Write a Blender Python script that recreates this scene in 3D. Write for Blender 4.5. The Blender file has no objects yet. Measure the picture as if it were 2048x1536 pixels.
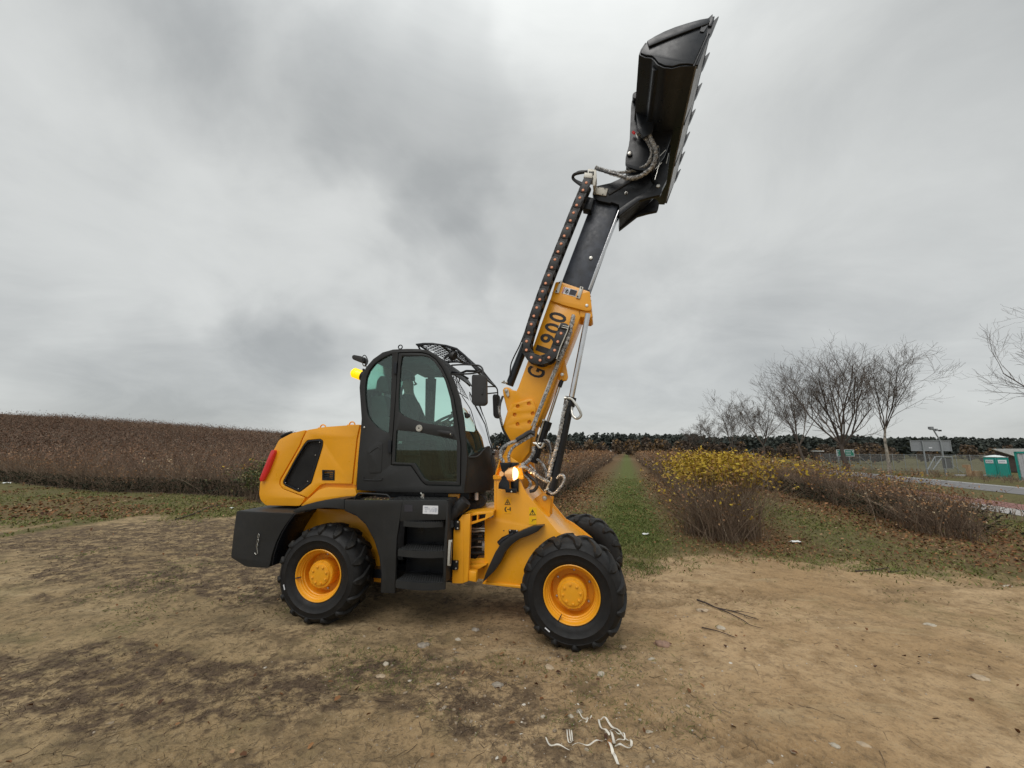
import bpy, bmesh, math, random
import numpy as np
from mathutils import Vector, Matrix
from mathutils.geometry import tessellate_polygon
random.seed(7); rng = np.random.default_rng(7)
SC = bpy.context.scene
COL = SC.collection
# ------------------------------------------------------------------ camera
FPX = 790.0; PIT, ROLL, H = .1672, .0060, 1.5246
cP, sP, cR, sR = math.cos(PIT), math.sin(PIT), math.cos(ROLL), math.sin(ROLL)
cam = bpy.data.cameras.new('camera'); camo = bpy.data.objects.new('camera', cam); COL.objects.link(camo)
cam.sensor_width = 36; cam.lens = FPX/2048*36; cam.clip_start = .05; cam.clip_end = 9000
r0 = Vector((1, 0, 0)); u0 = Vector((0, -sP, cP)); f0 = Vector((0, cP, sP))
rr = r0*cR + u0*sR; uu = u0*cR - r0*sR
camo.matrix_world = Matrix(((rr.x, uu.x, -f0.x, 0), (rr.y, uu.y, -f0.y, 0), (rr.z, uu.z, -f0.z, H), (0, 0, 0, 1)))
SC.camera = camo
# ------------------------------------------------------------------ light
SUN_EL, SUN_AZ = math.radians(52), math.radians(200)      # azimuth clockwise from +Y
sun = bpy.data.lights.new('sun', 'SUN'); sun.energy = 1.0; sun.angle = math.radians(35); sun.color = (1, .965, .92)
suno = bpy.data.objects.new('sun', sun); COL.objects.link(suno)
sd = Vector((math.sin(SUN_AZ)*math.cos(SUN_EL), math.cos(SUN_AZ)*math.cos(SUN_EL), math.sin(SUN_EL)))
suno.rotation_euler = sd.to_track_quat('Z', 'Y').to_euler()
SC.view_settings.view_transform = 'Standard'; SC.view_settings.look = 'None'
SC.view_settings.exposure = 0.38; SC.view_settings.gamma = 1.0
SC.view_settings.use_curve_mapping = False
SC.render.engine = 'CYCLES'
SC.cycles.max_bounces = 8; SC.cycles.transparent_max_bounces = 24
SC.cycles.use_denoising = True
world = bpy.data.worlds.new('World'); SC.world = world; world.use_nodes = True

def px_dir(px, py):
    u = (px-1024)/FPX; v = (768-py)/FPX
    u, v = u*cR - v*sR, u*sR + v*cR
    return Vector((u, cP - v*sP, sP + v*cP)).normalized()

class NT:
    """small node-tree helper"""
    def __init__(s, nt): s.nt = nt; s.N = nt.nodes; s.L = nt.links
    def n(s, t, **k):
        o = s.N.new(t)
        for a, b in k.items(): setattr(o, a, b)
        return o
    def set(s, sock, v):
        if isinstance(v, bpy.types.NodeSocket): s.L.new(v, sock)
        elif v is not None: sock.default_value = v
    def math(s, op, a, b=None, c=None, clamp=False):
        o = s.n('ShaderNodeMath', operation=op, use_clamp=clamp)
        for i, v in enumerate((a, b, c)):
            if v is not None: s.set(o.inputs[i], v)
        return o.outputs[0]
    def vm(s, op, a, b=None, sc=None):
        o = s.n('ShaderNodeVectorMath', operation=op); s.set(o.inputs[0], a)
        if b is not None: s.set(o.inputs[1], b)
        if sc is not None: s.set(o.inputs['Scale'], sc)
        return o.outputs['Value'] if op in ('DOT_PRODUCT', 'LENGTH', 'DISTANCE') else o.outputs[0]
    def noise(s, vec, scale, det=4, rough=.55, dist=0.0):
        o = s.n('ShaderNodeTexNoise'); s.set(o.inputs['Vector'], vec); o.inputs['Scale'].default_value = scale
        o.inputs['Detail'].default_value = det; o.inputs['Roughness'].default_value = rough; o.inputs['Distortion'].default_value = dist
        return o.outputs['Fac']
    def mr(s, v, a, b, c=0.0, d=1.0, interp='SMOOTHSTEP'):
        o = s.n('ShaderNodeMapRange', interpolation_type=interp); s.set(o.inputs[0], v)
        for i, q in enumerate((a, b, c, d)): o.inputs[i+1].default_value = q
        return o.outputs[0]
    def mix(s, f, a, b, mode='MIX'):
        o = s.n('ShaderNodeMix', data_type='RGBA', blend_type=mode); s.set(o.inputs[0], f)
        for i, v in ((6, a), (7, b)):
            if isinstance(v, tuple): v = (*v[:3], 1)
            s.set(o.inputs[i], v)
        return o.outputs[2]
    def ramp(s, f, stops):
        o = s.n('ShaderNodeValToRGB'); s.set(o.inputs[0], f); e = o.color_ramp.elements
        while len(e) < len(stops): e.new(.5)
        for q, (p, c) in zip(e, stops): q.position = p; q.color = (*c[:3], 1)
        return o.outputs[0]
    def attr(s, name, out='Fac'):
        return s.n('ShaderNodeAttribute', attribute_name=name).outputs[out]

# overcast sky: a cloud deck over the Nishita sky
W_ = NT(world.node_tree); W_.N.clear()
tc = W_.n('ShaderNodeTexCoord'); D = tc.outputs['Generated']
sep = W_.n('ShaderNodeSeparateXYZ'); W_.L.new(D, sep.inputs[0])
zz = W_.math('MAXIMUM', sep.outputs[2], 0.0)
den = W_.math('ADD', zz, .32)
cmb = W_.n('ShaderNodeCombineXYZ')
W_.L.new(W_.math('DIVIDE', sep.outputs[0], den), cmb.inputs[0]); W_.L.new(W_.math('DIVIDE', sep.outputs[1], den), cmb.inputs[1])
cl = W_.vm('ADD', cmb.outputs[0], (3.1, 1.7, .4))
n1 = W_.noise(cl, .75, 5, .5, .25)
n2 = W_.noise(W_.vm('ADD', cl, (7.3, 2.2, 5.1)), 2.1, 7, .62, .5)
n3 = W_.noise(W_.vm('ADD', D, (1.3, 4.2, 2.1)), 1.4, 3, .5, .2)
val = W_.math('ADD', W_.math('MULTIPLY', W_.math('SUBTRACT', n1, .5), .26), .455)
val = W_.math('ADD', val, W_.math('MULTIPLY', W_.math('SUBTRACT', n2, .5), .25))
val = W_.math('ADD', val, W_.math('MULTIPLY', W_.math('SUBTRACT', n3, .5), .20))
warp = W_.vm('ADD', D, W_.vm('SCALE', W_.vm('SUBTRACT', W_.n('ShaderNodeTexNoise').outputs['Color'], (.5, .5, .5)), sc=0.0))
wn = W_.n('ShaderNodeTexNoise'); W_.L.new(D, wn.inputs['Vector']); wn.inputs['Scale'].default_value = 3.5; wn.inputs['Detail'].default_value = 4
warp = W_.vm('ADD', D, W_.vm('SCALE', W_.vm('SUBTRACT', wn.outputs['Color'], (.5, .5, .5)), sc=.42))
# broad cloud masses of this sky (direction, angular radius cos, weight)
for (px, py, ca, wgt) in ((560, 60, .955, -.06), (820, 180, .972, -.09), (880, 430, .985, -.10), (300, 60, .975, -.07), (960, 560, .992, -.06),
                          (100, 260, .95, .06), (520, 380, .972, .07), (620, 520, .98, .06), (1080, 640, .99, .05), (1500, 330, .90, .08), (1250, 60, .96, .05), (430, 780, .965, -.10), (640, 700, .985, -.07),
                          (50, 700, .97, -.02), (1620, 640, .975, -.05), (1950, 500, .95, .03), (1950, 80, .95, -.05), (720, 640, .992, .06), (100, 20, .98, .02)):
    d = px_dir(px, py)
    q = W_.mr(W_.vm('DOT_PRODUCT', W_.vm('NORMALIZE', warp), tuple(d)), ca, 1.0, 0, wgt)
    val = W_.math('ADD', val, q)
ccol = W_.ramp(val, ((.12, (.215, .226, .230)), (.34, (.330, .342, .342)), (.52, (.505, .517, .508)), (.72, (.64, .650, .636)), (1, (.72, .73, .715))))
zen = W_.mr(sep.outputs[2], .62, 1.0, 1.0, 2.0)             # overcast zenith is brighter
ccol = W_.vm('SCALE', ccol, sc=zen)
low = W_.mr(sep.outputs[2], -.25, 0.0, .35, 1.0)
ccol = W_.vm('SCALE', ccol, sc=low)
sky = W_.n('ShaderNodeTexSky', sky_type='NISHITA', sun_disc=False, sun_elevation=SUN_EL, sun_rotation=SUN_AZ)
bg1 = W_.n('ShaderNodeBackground'); W_.L.new(sky.outputs[0], bg1.inputs[0]); bg1.inputs[1].default_value = .1
bg2 = W_.n('ShaderNodeBackground'); W_.L.new(ccol, bg2.inputs[0]); bg2.inputs[1].default_value = 1.0
mx = W_.n('ShaderNodeMixShader'); mx.inputs[0].default_value = .95
W_.L.new(bg1.outputs[0], mx.inputs[1]); W_.L.new(bg2.outputs[0], mx.inputs[2])
wo = W_.n('ShaderNodeOutputWorld'); W_.L.new(mx.outputs[0], wo.inputs[0])

# ------------------------------------------------------------------ materials
def mat(name, col, rough=.5, metal=0.0, var=.12, vscale=6.0, bump=0.0, bscale=60.0, coat=0.0, dirt=0.0, emit=None, es=0.0, alpha=1.0, spec=.5):
    m = bpy.data.materials.new(name); m.use_nodes = True; T = NT(m.node_tree)
    b = T.N['Principled BSDF']
    co = T.n('ShaderNodeTexCoord').outputs['Object']
    n = T.noise(co, vscale, 5, .6)
    c1 = tuple(c*(1-var) for c in col); c2 = tuple(min(1, c*(1+var)) for c in col)
    c = T.mix(T.mr(n, .3, .7), c1, c2)
    if dirt:
        gz = T.n('ShaderNodeSeparateXYZ'); T.L.new(T.n('ShaderNodeNewGeometry').outputs['Position'], gz.inputs[0])
        k = T.math('MULTIPLY', T.mr(T.noise(co, 14, 6, .7), .45, .75), dirt)
        c = T.mix(k, c, (.16, .125, .085))
    T.L.new(c, b.inputs['Base Color'])
    b.inputs['Roughness'].default_value = rough; b.inputs['Metallic'].default_value = metal
    b.inputs['Specular IOR Level'].default_value = spec
    if var: T.L.new(T.mr(T.noise(co, vscale*3, 4, .6), .25, .75, max(.03, rough-.08), min(1, rough+.1)), b.inputs['Roughness'])
    if coat: b.inputs['Coat Weight'].default_value = coat; b.inputs['Coat Roughness'].default_value = .12
    if bump:
        bp = T.n('ShaderNodeBump'); bp.inputs['Strength'].default_value = bump; bp.inputs['Distance'].default_value = .01
        T.L.new(T.noise(co, bscale, 4, .6), bp.inputs['Height']); T.L.new(bp.outputs[0], b.inputs['Normal'])
    if emit: b.inputs['Emission Color'].default_value = (*emit, 1); b.inputs['Emission Strength'].default_value = es
    if alpha < 1: b.inputs['Alpha'].default_value = alpha
    return m
YEL = mat('yellow_paint', (.85, .375, .012), .33, var=.05, vscale=2.5, bump=.03, bscale=240, coat=.25, dirt=.05)
YEL2 = mat('yellow_paint_frame', (.82, .36, .012), .42, var=.06, vscale=3, bump=.04, bscale=200, coat=.15, dirt=.08)
BLK = mat('charcoal_paint', (.0215, .0225, .023), .52, var=.1, vscale=4, bump=.05, bscale=220, dirt=.03, spec=.35)
BLK2 = mat('black_paint', (.009, .011, .015), .33, var=.15, vscale=5, spec=.4)
TELE = mat('greased_black_steel', (.034, .042, .060), .42, var=.4, vscale=9, bump=.05, bscale=20)
BUCK = mat('bucket_black', (.013, .017, .024), .33, var=.15, vscale=4)
BUCKL = mat('bucket_floor_steel', (.19, .195, .20), .32, metal=.0, var=.5, vscale=7)
RUB = mat('tyre_rubber', (.0095, .0095, .010), .60, var=.25, vscale=9, bump=.08, bscale=90, dirt=.05, spec=.35)
LUGM = mat('lug_rubber', (.012, .0118, .0118), .6, var=.3, vscale=12, bump=.1, bscale=80, dirt=.12, spec=.35)
RUBS = mat('black_rubber_trim', (.016, .016, .017), .4, var=.15)
CHR = mat('chrome_rod', (.62, .62, .63), .14, metal=1.0, var=.08)
ZINC = mat('zinc_bolt', (.55, .54, .5), .35, metal=.9, var=.15)
ALU = mat('pale_metal_plate', (.50, .49, .44), .45, metal=.25, var=.12)
ORG = mat('orange_pin', (.84, .38, .22), .5, var=.08)
ORGR = mat('orange_pin_collar', (.30, .07, .02), .5, var=.08)
PLA = mat('black_plastic', (.022, .022, .023), .5, var=.1)
INT = mat('cab_interior', (.022, .022, .023), .7, var=.2)
REDM = mat('red_lens', (.42, .010, .012), .18, coat=.6, var=.1, emit=(1, .03, .03), es=.10)
WHT = mat('white_sticker', (.74, .76, .80), .4, var=.04)
GREYP = mat('grey_print', (.25, .28, .36), .5, var=.02)
DKS = mat('dark_sticker', (.035, .035, .045), .35, var=.1)
DECY = mat('yellow_decal', (.86, .50, .004), .4, var=.02)
PRT = mat('black_print', (.02, .017, .015), .5, var=.05)
REDP = mat('red_print', (.5, .03, .06), .5, var=.05)
CLOTH = mat('dark_jacket', (.012, .012, .014), .85, var=.2, vscale=20)
SKIN = mat('skin', (.20, .12, .085), .55, var=.08)
BEAC = mat('amber_beacon_lens', (.95, .62, .02), .2, var=.05, emit=(1, .56, .0), es=.75)
BEACH = mat('amber_beacon_core', (1, .75, .1), .3, var=0, emit=(1, .78, .05), es=1.6)
LENS = mat('lit_headlamp', (1, .8, .45), .15, var=0, emit=(1, .70, .34), es=2.6)
REFL = mat('headlamp_glow', (.9, .6, .3), .25, metal=.6, var=.1, emit=(1, .40, .12), es=.22)

def glass_mat(name, tint, refl=.09):
    m = bpy.data.materials.new(name); m.use_nodes = True; T = NT(m.node_tree); T.N.clear()
    tr = T.n('ShaderNodeBsdfTransparent'); tr.inputs[0].default_value = (*tint, 1)
    gl = T.n('ShaderNodeBsdfGlossy'); gl.inputs[0].default_value = (1, 1, 1, 1); gl.inputs['Roughness'].default_value = .02
    lw = T.n('ShaderNodeLayerWeight'); lw.inputs[0].default_value = .12
    f = T.mr(lw.outputs['Fresnel'], 0, 1, refl*.45, 1, 'LINEAR')
    mx = T.n('ShaderNodeMixShader'); T.L.new(f, mx.inputs[0]); T.L.new(tr.outputs[0], mx.inputs[1]); T.L.new(gl.outputs[0], mx.inputs[2])
    o = T.n('ShaderNodeOutputMaterial'); T.L.new(mx.outputs[0], o.inputs[0]); return m
GLASS = glass_mat('tinted_glass', (.76, .95, .89), .12)
GLASSW = glass_mat('windscreen_glass', (.70, .93, .87), .14)
def wrap_mat():
    m = bpy.data.materials.new('clear_plastic_wrap'); m.use_nodes = True; T = NT(m.node_tree)
    b = T.N['Principled BSDF']; co = T.n('ShaderNodeTexCoord').outputs['Object']
    n = T.noise(co, 24, 4, .6, 1.2); k = T.mr(n, .40, .62)
    T.L.new(T.mix(k, (.36, .36, .355), (.66, .655, .64)), b.inputs['Base Color'])
    b.inputs['Roughness'].default_value = .22; b.inputs['Coat Weight'].default_value = .6
    T.L.new(T.mr(n, .36, .66, .34, .78), b.inputs['Alpha'])
    bp = T.n('ShaderNodeBump'); bp.inputs['Strength'].default_value = .9; bp.inputs['Distance'].default_value = .012
    T.L.new(T.noise(co, 55, 4, .6, 2.0), bp.inputs['Height']); T.L.new(bp.outputs[0], b.inputs['Normal'])
    return m
WRAP = wrap_mat()

# ------------------------------------------------------------------ mesh helpers
def new_mesh(name, V, F, mats, smooth=35, attr=None):
    me = bpy.data.meshes.new(name)
    V = np.asarray(V, dtype=np.float64).reshape(-1, 3)
    if isinstance(F, np.ndarray):
        k = F.shape[1]; n = len(F)
        me.vertices.add(len(V)); me.vertices.foreach_set('co', V.ravel().astype(np.float32))
        me.loops.add(n*k); me.loops.foreach_set('vertex_index', F.ravel().astype(np.int32))
        me.polygons.add(n); me.polygons.foreach_set('loop_start', (np.arange(n)*k).astype(np.int32))
        me.update(calc_edges=True)
    else:
        me.from_pydata(V.tolist(), [], F); me.update()
    for m in (mats if isinstance(mats, (list, tuple)) else [mats]): me.materials.append(m)
    if attr is not None:
        for an, av in attr.items():
            a = me.attributes.new(an, 'FLOAT', 'POINT'); a.data.foreach_set('value', np.asarray(av, dtype=np.float32))
    if smooth is not None:
        me.shade_smooth()
        if smooth < 180: me.set_sharp_from_angle(angle=math.radians(smooth))
    return me
def link(name, me, parent=None, label=None, cat=None, group=None, kind=None, loc=None, mat4=None):
    o = bpy.data.objects.new(name, me); COL.objects.link(o)
    if parent is not None: o.parent = parent
    if label: o['label'] = label
    if cat: o['category'] = cat
    if group: o['group'] = group
    if kind: o['kind'] = kind
    if loc is not None: o.location = loc
    if mat4 is not None: o.matrix_local = mat4
    return o
CR = {'A': (680, 660, .22140), 'B': (450, 820, .28640), 'C': (760, 960, .16931), 'D': (960, 880, .28648), 'E': (980, 540, .23438),
      'F': (1040, 320, .19531), 'G': (1220, 20, .26030), 'H': (960, 760, .18223), 'J': (880, 880, .15625), 'P': (0, 0, 1)}
def ppx(k, pts):
    a, b, s = CR[k]; return [(a+x*s, b+y*s) for x, y in pts]

class Frame:
    """machine frame: origin on the ground below a near wheel centre, x forward, y to the far side"""
    def __init__(s, o, yaw):
        s.o = Vector(o); s.h = Vector((math.cos(yaw), math.sin(yaw), 0)); s.n = Vector((-math.sin(yaw), math.cos(yaw), 0)); s.yaw = yaw
        s.M = Matrix.Translation(s.o) @ Matrix.Rotation(yaw, 4, 'Z')
    def u(s, k, pts, ly):
        out = []
        for px, py in ppx(k, pts):
            d = px_dir(px, py); c = Vector((0, 0, H)) - s.o
            t = (ly - c.dot(s.n))/d.dot(s.n); q = c + d*t; out.append((q.dot(s.h), q.z))
        return out
    def u3(s, k, pts, ly):
        return [(a, (ly if not isinstance(ly, (list, tuple)) else ly[i]), b) for i, (a, b) in
                enumerate([s.u(k, [p], ly if not isinstance(ly, (list, tuple)) else ly[i])[0] for i, p in enumerate(pts)])]
hF, hR = -.2422, -.1547
FR = Frame((.4761, 3.3207, 0), hF)
RE = Frame((-1.71044069, 3.76040644, 0), hR)
WID = 1.3694
ROOT = bpy.data.objects.new('wheel_loader', None); COL.objects.link(ROOT); ROOT.location = (-.472, 4.26, 0)
ROOT['label'] = 'yellow and charcoal telescopic wheel loader with its black bucket raised high'; ROOT['category'] = 'wheel loader'
RI = Matrix.Translation((.472, -4.26, 0))
def MF(fr): return RI @ fr.M
class MB:
    def __init__(s): s.v = []; s.f = []; s.mi = []
    def add(s, v, f, mi=0):
        b = len(s.v); s.v += [tuple(q) for q in v]; s.f += [[b+i for i in g] for g in f]; s.mi += [mi]*len(f); return s
    def box(s, x0, x1, y0, y1, z0, z1, mi=0):
        return s.add([(x, y, z) for x in (x0, x1) for y in (y0, y1) for z in (z0, z1)],
                     [(0, 1, 3, 2), (4, 6, 7, 5), (0, 4, 5, 1), (2, 3, 7, 6), (0, 2, 6, 4), (1, 5, 7, 3)], mi)
    def tube(s, pts, r, n=8, mi=0, cap=True):
        pts = [Vector(p) for p in pts]; rs = r if isinstance(r, (list, tuple)) else [r]*len(pts)
        up = None; rings = []
        for i, p in enumerate(pts):
            t = (pts[min(i+1, len(pts)-1)] - pts[max(i-1, 0)]).normalized()
            if up is None: up = t.orthogonal().normalized()
            else: up = (up - t*up.dot(t)).normalized()
            b = t.cross(up); rings.append([p + (up*math.cos(2*math.pi*j/n) + b*math.sin(2*math.pi*j/n))*rs[i] for j in range(n)])
        v = [q for g in rings for q in g]; f = []
        for i in range(len(pts)-1):
            for j in range(n): f.append((i*n+j, i*n+(j+1) % n, (i+1)*n+(j+1) % n, (i+1)*n+j))
        if cap: f.append(tuple(range(n))[::-1]); f.append(tuple((len(pts)-1)*n+j for j in range(n)))
        return s.add(v, f, mi)
    def grid(s, rows, mi=0, close=False):
        m = len(rows[0]); v = [q for r in rows for q in r]; f = []
        for i in range(len(rows)-1):
            for j in range(m-1 if not close else m): f.append((i*m+j, i*m+(j+1) % m, (i+1)*m+(j+1) % m, (i+1)*m+j))
        return s.add(v, f, mi)
    def lathe(s, prof, n=48, mi=0):     # prof: (radius, y) about the y axis, centre at origin
        return s.grid([[(r*math.cos(2*math.pi*j/n), y, r*math.sin(2*math.pi*j/n)) for j in range(n)] for r, y in prof], mi, True)
    def mesh(s, name, mats, smooth=35):
        me = new_mesh(name, s.v, s.f, mats, smooth)
        if any(s.mi): me.polygons.foreach_set('material_index', s.mi)
        return me
def smooth_path(pts, k=6):
    P = [Vector(p) for p in pts]; P = [P[0]*2-P[1]] + P + [P[-1]*2-P[-2]]; out = []
    for i in range(1, len(P)-2):
        for j in range(k):
            t = j/k; a, b, c, d = P[i-1:i+3]
            out.append(.5*((2*b) + (c-a)*t + (2*a-5*b+4*c-d)*t*t + (3*b-a-3*c+d)*t**3))
    out.append(P[-2]); return out
def to_mesh_obj(name, me, parent, fr, label=None):
    if parent is None: parent = ROOT
    o = link(name, me, parent, label)
    o.matrix_local = (MF(fr) if parent is ROOT else Matrix.Identity(4)); return o
def part(name, mb, mats, fr, parent=None, smooth=35, label=None):
    return to_mesh_obj(name, mb.mesh(name, mats, smooth), parent, fr, label)
def poly_mesh(name, outline, holes, y0, y1, bev, m):
    """prism of a 2D outline (x, z) with holes between y0 and y1, its rims bevelled"""
    rings = []
    for ring in [outline] + list(holes):
        r = []
        for p in ring:
            p = (float(p[0]), float(p[1]))
            if not r or math.hypot(p[0]-r[-1][0], p[1]-r[-1][1]) > 4e-4: r.append(p)
        if math.hypot(r[0][0]-r[-1][0], r[0][1]-r[-1][1]) < 4e-4: r.pop()
        area = sum(r[i-1][0]*r[i][1]-r[i][0]*r[i-1][1] for i in range(len(r)))
        if (area > 0) != (len(rings) == 0): r.reverse()       # outline counter-clockwise, holes clockwise
        rings.append(r)
    flat = [p for r in rings for p in r]; n = len(flat)
    tris = tessellate_polygon([[Vector((x, z, 0)) for x, z in r] for r in rings])
    ya, yb = min(y0, y1), max(y0, y1)
    bm = bmesh.new()
    va = [bm.verts.new((x, ya, z)) for x, z in flat]; vb = [bm.verts.new((x, yb, z)) for x, z in flat]
    for t in tris:
        A, B, C = (flat[i] for i in t)
        ar = (B[0]-A[0])*(C[1]-A[1])-(C[0]-A[0])*(B[1]-A[1])
        if abs(ar) < 1e-12: pass
        q = t if ar > 0 else (t[0], t[2], t[1])
        try: bm.faces.new([va[i] for i in q]); bm.faces.new([vb[i] for i in reversed(q)])
        except ValueError: pass
    o = 0; rim = []
    for r in rings:
        for i in range(len(r)):
            a, b = o+i, o+(i+1) % len(r)
            try: bm.faces.new((va[b], va[a], vb[a], vb[b]))
            except ValueError: pass
        o += len(r)
    bm.normal_update()
    bev = min(bev, (yb-ya)*.45)
    if bev > .0015:
        ed = [e for e in bm.edges if len(e.link_faces) == 2 and e.calc_face_angle(0) > .6 and abs(e.verts[0].co.y-e.verts[1].co.y) < 1e-6]
        try: bmesh.ops.bevel(bm, geom=ed, offset=bev, segments=2, profile=.5, affect='EDGES', clamp_overlap=True)
        except Exception: pass
    bmesh.ops.recalc_face_normals(bm, faces=bm.faces)
    me = bpy.data.meshes.new(name); bm.to_mesh(me); bm.free(); me.materials.append(m)
    me.polygons.foreach_set('use_smooth', [abs(p.normal.y) < .995 for p in me.polygons]); me.set_sharp_from_angle(angle=math.radians(50)); me.update(); return me
def plate(fr, name, m, k, pts, y0, y1, parent=None, holes=(), bev=.005, ref=None, label=None):
    ref = y0 if ref is None else ref
    return to_mesh_obj(name, poly_mesh(name, fr.u(k, pts, ref), list(holes), y0, y1, bev, m), parent, fr, label)
def circ(cx, cz, r, n=16): return [(cx+r*math.cos(2*math.pi*i/n), cz+r*math.sin(2*math.pi*i/n)) for i in range(n)]
def rounded(pts, r, n=4):
    """round the corners of a 2D ring given in pixels"""
    out = []; m = len(pts)
    for i in range(m):
        a, b, c = Vector(pts[i-1]), Vector(pts[i]), Vector(pts[(i+1) % m])
        u, v = (a-b), (c-b); rr_ = min(r, u.length*.45, v.length*.45); p, q = b+u.normalized()*rr_, b+v.normalized()*rr_
        for j in range(n+1):
            t = j/n; out.append(tuple((1-t)**2*p + 2*t*(1-t)*b + t*t*q))
    return out
def band(pts, th):
    """polygon ring: open 2D path thickened inward by th (right-hand side)"""
    P = [Vector(p) for p in pts]; off = []
    for i, p in enumerate(P):
        t = (P[min(i+1, len(P)-1)]-P[max(i-1, 0)]).normalized(); off.append(p + Vector((t.y, -t.x))*th)
    return [tuple(p) for p in P] + [tuple(p) for p in reversed(off)]
def band_part(fr, name, m, k, pts, ref, y0, y1, th, parent=None, bev=.004, label=None):
    return to_mesh_obj(name, poly_mesh(name, band(fr.u(k, pts, ref), th), [], y0, y1, bev, m), parent, fr, label)
def disc_mesh(name, r, y0, y1, m, n=16, dome=0.0):
    b = MB(); pr = [(r, y1), (r, y0+(y1-y0)*.25), (r*.86, y0), (.0005, y0-dome)]; b.lathe(pr, n); return b.mesh(name, m, 40)
BOLT = disc_mesh('bolt', .010, -.008, .004, ZINC, 8, .003)
BOLTB = disc_mesh('bolt', .009, -.008, .004, PLA, 8, .002)
PINM = disc_mesh('pin', .020, -.010, .006, ZINC, 14, .002)
def studs(fr, name, me, k, pts, ly, parent=None, scale=1.0, ref=None):
    for p in pts:
        (x, z), = fr.u(k, [p], ly if ref is None else ref)
        M = Matrix.Translation((x, ly, z)) @ Matrix.Diagonal((scale, scale, scale, 1))
        o = link(name, me, parent or ROOT); o.matrix_local = (MF(fr) @ M) if (parent or ROOT) is ROOT else M
def group_empty(name, fr, label=None):
    o = link(name, None, ROOT, label); o.matrix_local = MF(fr); o.empty_display_size = .1; return o

# ------------------------------------------------------------------ wheels
RT = .4195
def wheel_meshes():
    t = MB(); t.lathe([(.200, .02), (.214, .002), (.232, -.020), (.262, -.034), (.300, -.040), (.302, -.043), (.306, -.040), (.345, -.036), (.347, -.039), (.351, -.036), (.372, -.022), (.387, .000), (.395, .03),
                       (.400, .08), (.401, .125), (.400, .17), (.395, .22), (.387, .25), (.372, .272), (.345, .286), (.300, .290), (.262, .284), (.232, .27), (.205, .25)], 72)
    tyre = t.mesh('tyre', RUB, 50)
    r = MB(); r.lathe([(.206, .006), (.219, -.004), (.2225, -.012), (.2225, -.017), (.218, -.020), (.212, -.017), (.207, -.006), (.203, .004), (.196, .010), (.193, .022), (.186, .026), (.183, .045), (.176, .050), (.173, .115), (.168, .135), (.06, .14), (.0, .14)], 64)
    rim = r.mesh('rim', YEL2, 28)
    h = MB(); h.lathe([(.118, .15), (.118, .030), (.112, .020), (.094, .018), (.090, .008), (.087, .004), (.078, .002), (.0005, .001)], 40)
    hub = h.mesh('hub', YEL2, 28)
    scal = MB(); scal.tube([(0, .06, 0), (0, .012, 0)], .012, 8); sc = scal.mesh('hub_lobe', YEL2)
    b1 = disc_mesh('hub_bolt', .0105, -.012, .004, YEL2, 8, .003)
    # tread lug: bar from the side wall over the shoulder to the tyre's centre, swept round the tyre
    def lug(sign):
        pts = [(-.034, .350, .0, .008), (-.030, .376, .005, .018), (-.010, .398, .012, .030), (.02, .408, .03, .032), (.07, .412, .10, .030), (.13, .414, .19, .026), (.150, .412, .23, .020)]
        rows = []
        for y, rad, ang, hw in pts:
            yy = y if sign > 0 else .25 - y
            base = min(rad, .392) - .012 if rad > .36 else rad-.004
            top = rad + (.0075 if rad > .39 else .004)
            if -.034 <= y < -.02: nrm = -.010
            else: nrm = 0
            row = []
            for (a, rd, dy) in ((-hw*1.25, base, 0), (-hw*.85, top, nrm), (hw*.85, top, nrm), (hw*1.25, base, 0)):
                th = ang + a/.40
                row.append((rd*math.cos(th), yy + dy*(1 if sign > 0 else -1), rd*math.sin(th)))
            rows.append(row)
        m = MB(); m.grid(rows); m.add(rows[0], [(0, 1, 2, 3)]); m.add(rows[-1], [(3, 2, 1, 0)])
        me = m.mesh('tread_lug', LUGM, 30)
        bm = bmesh.new(); bm.from_mesh(me); bmesh.ops.remove_doubles(bm, verts=bm.verts, dist=1e-5); bmesh.ops.recalc_face_normals(bm, faces=bm.faces); bm.to_mesh(me); bm.free(); return me
    st = MB(); st.box(-.004, .004, -.002, .002, -.022, .022); stick = st.mesh('white_tag', WHT)
    return tyre, rim, hub, sc, b1, lug(1), lug(-1), stick
WM = wheel_meshes()
def wheel(fr, flip, spin, tag_ang, slit=None, label=None, boltsout=True):
    e = link('wheel', None, ROOT, label); e.empty_display_size = .1
    M = MF(fr) @ Matrix.Translation((0, 0 if not flip else WID, RT))
    if flip: M = M @ Matrix.Rotation(math.pi, 4, 'Z')
    e.matrix_local = M
    tyre, rim, hub, sc, b1, l1, l2, stick = WM
    link('tyre', tyre, e); link('rim', rim, e); link('hub', hub, e)
    for i in range(8):
        a = spin + i*math.pi/4; q = link('hub_bolt', b1, e); q.location = (.070*math.cos(a), .004, .070*math.sin(a))
        q = link('hub_lobe', sc, e); q.location = (.104*math.cos(a+.39), .006, .104*math.sin(a+.39))
    for i in range(6):
        a = spin + .3 + i*math.pi/3; q = link('wheel_nut', BOLT, e); q.location = (.148*math.cos(a), .130, .148*math.sin(a))
    N = 15
    for i in range(N):
        for s_, me in ((0, l1), (.5, l2)):
            a = spin + (i+s_)*2*math.pi/N
            q = link('tread_lug', me, e); q.rotation_euler = (0, -a, 0)
    if not flip:
        q = link('white_tag', stick, e); q.matrix_local = Matrix.Rotation(-tag_ang, 4, 'Y') @ Matrix.Translation((.318, -.043, 0))
        s2 = MB(); s2.box(.170, .224, -.0215, .0, -.003, .003); q = link('rim_slot', s2.mesh('rim_slot', PLA), e); q.matrix_local = Matrix.Rotation(-slit, 4, 'Y')
    return e
wheel(FR, False, .15, math.radians(234), math.radians(-118), 'front near wheel with yellow rim')
wheel(FR, True, .4, 0, 0)
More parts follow.
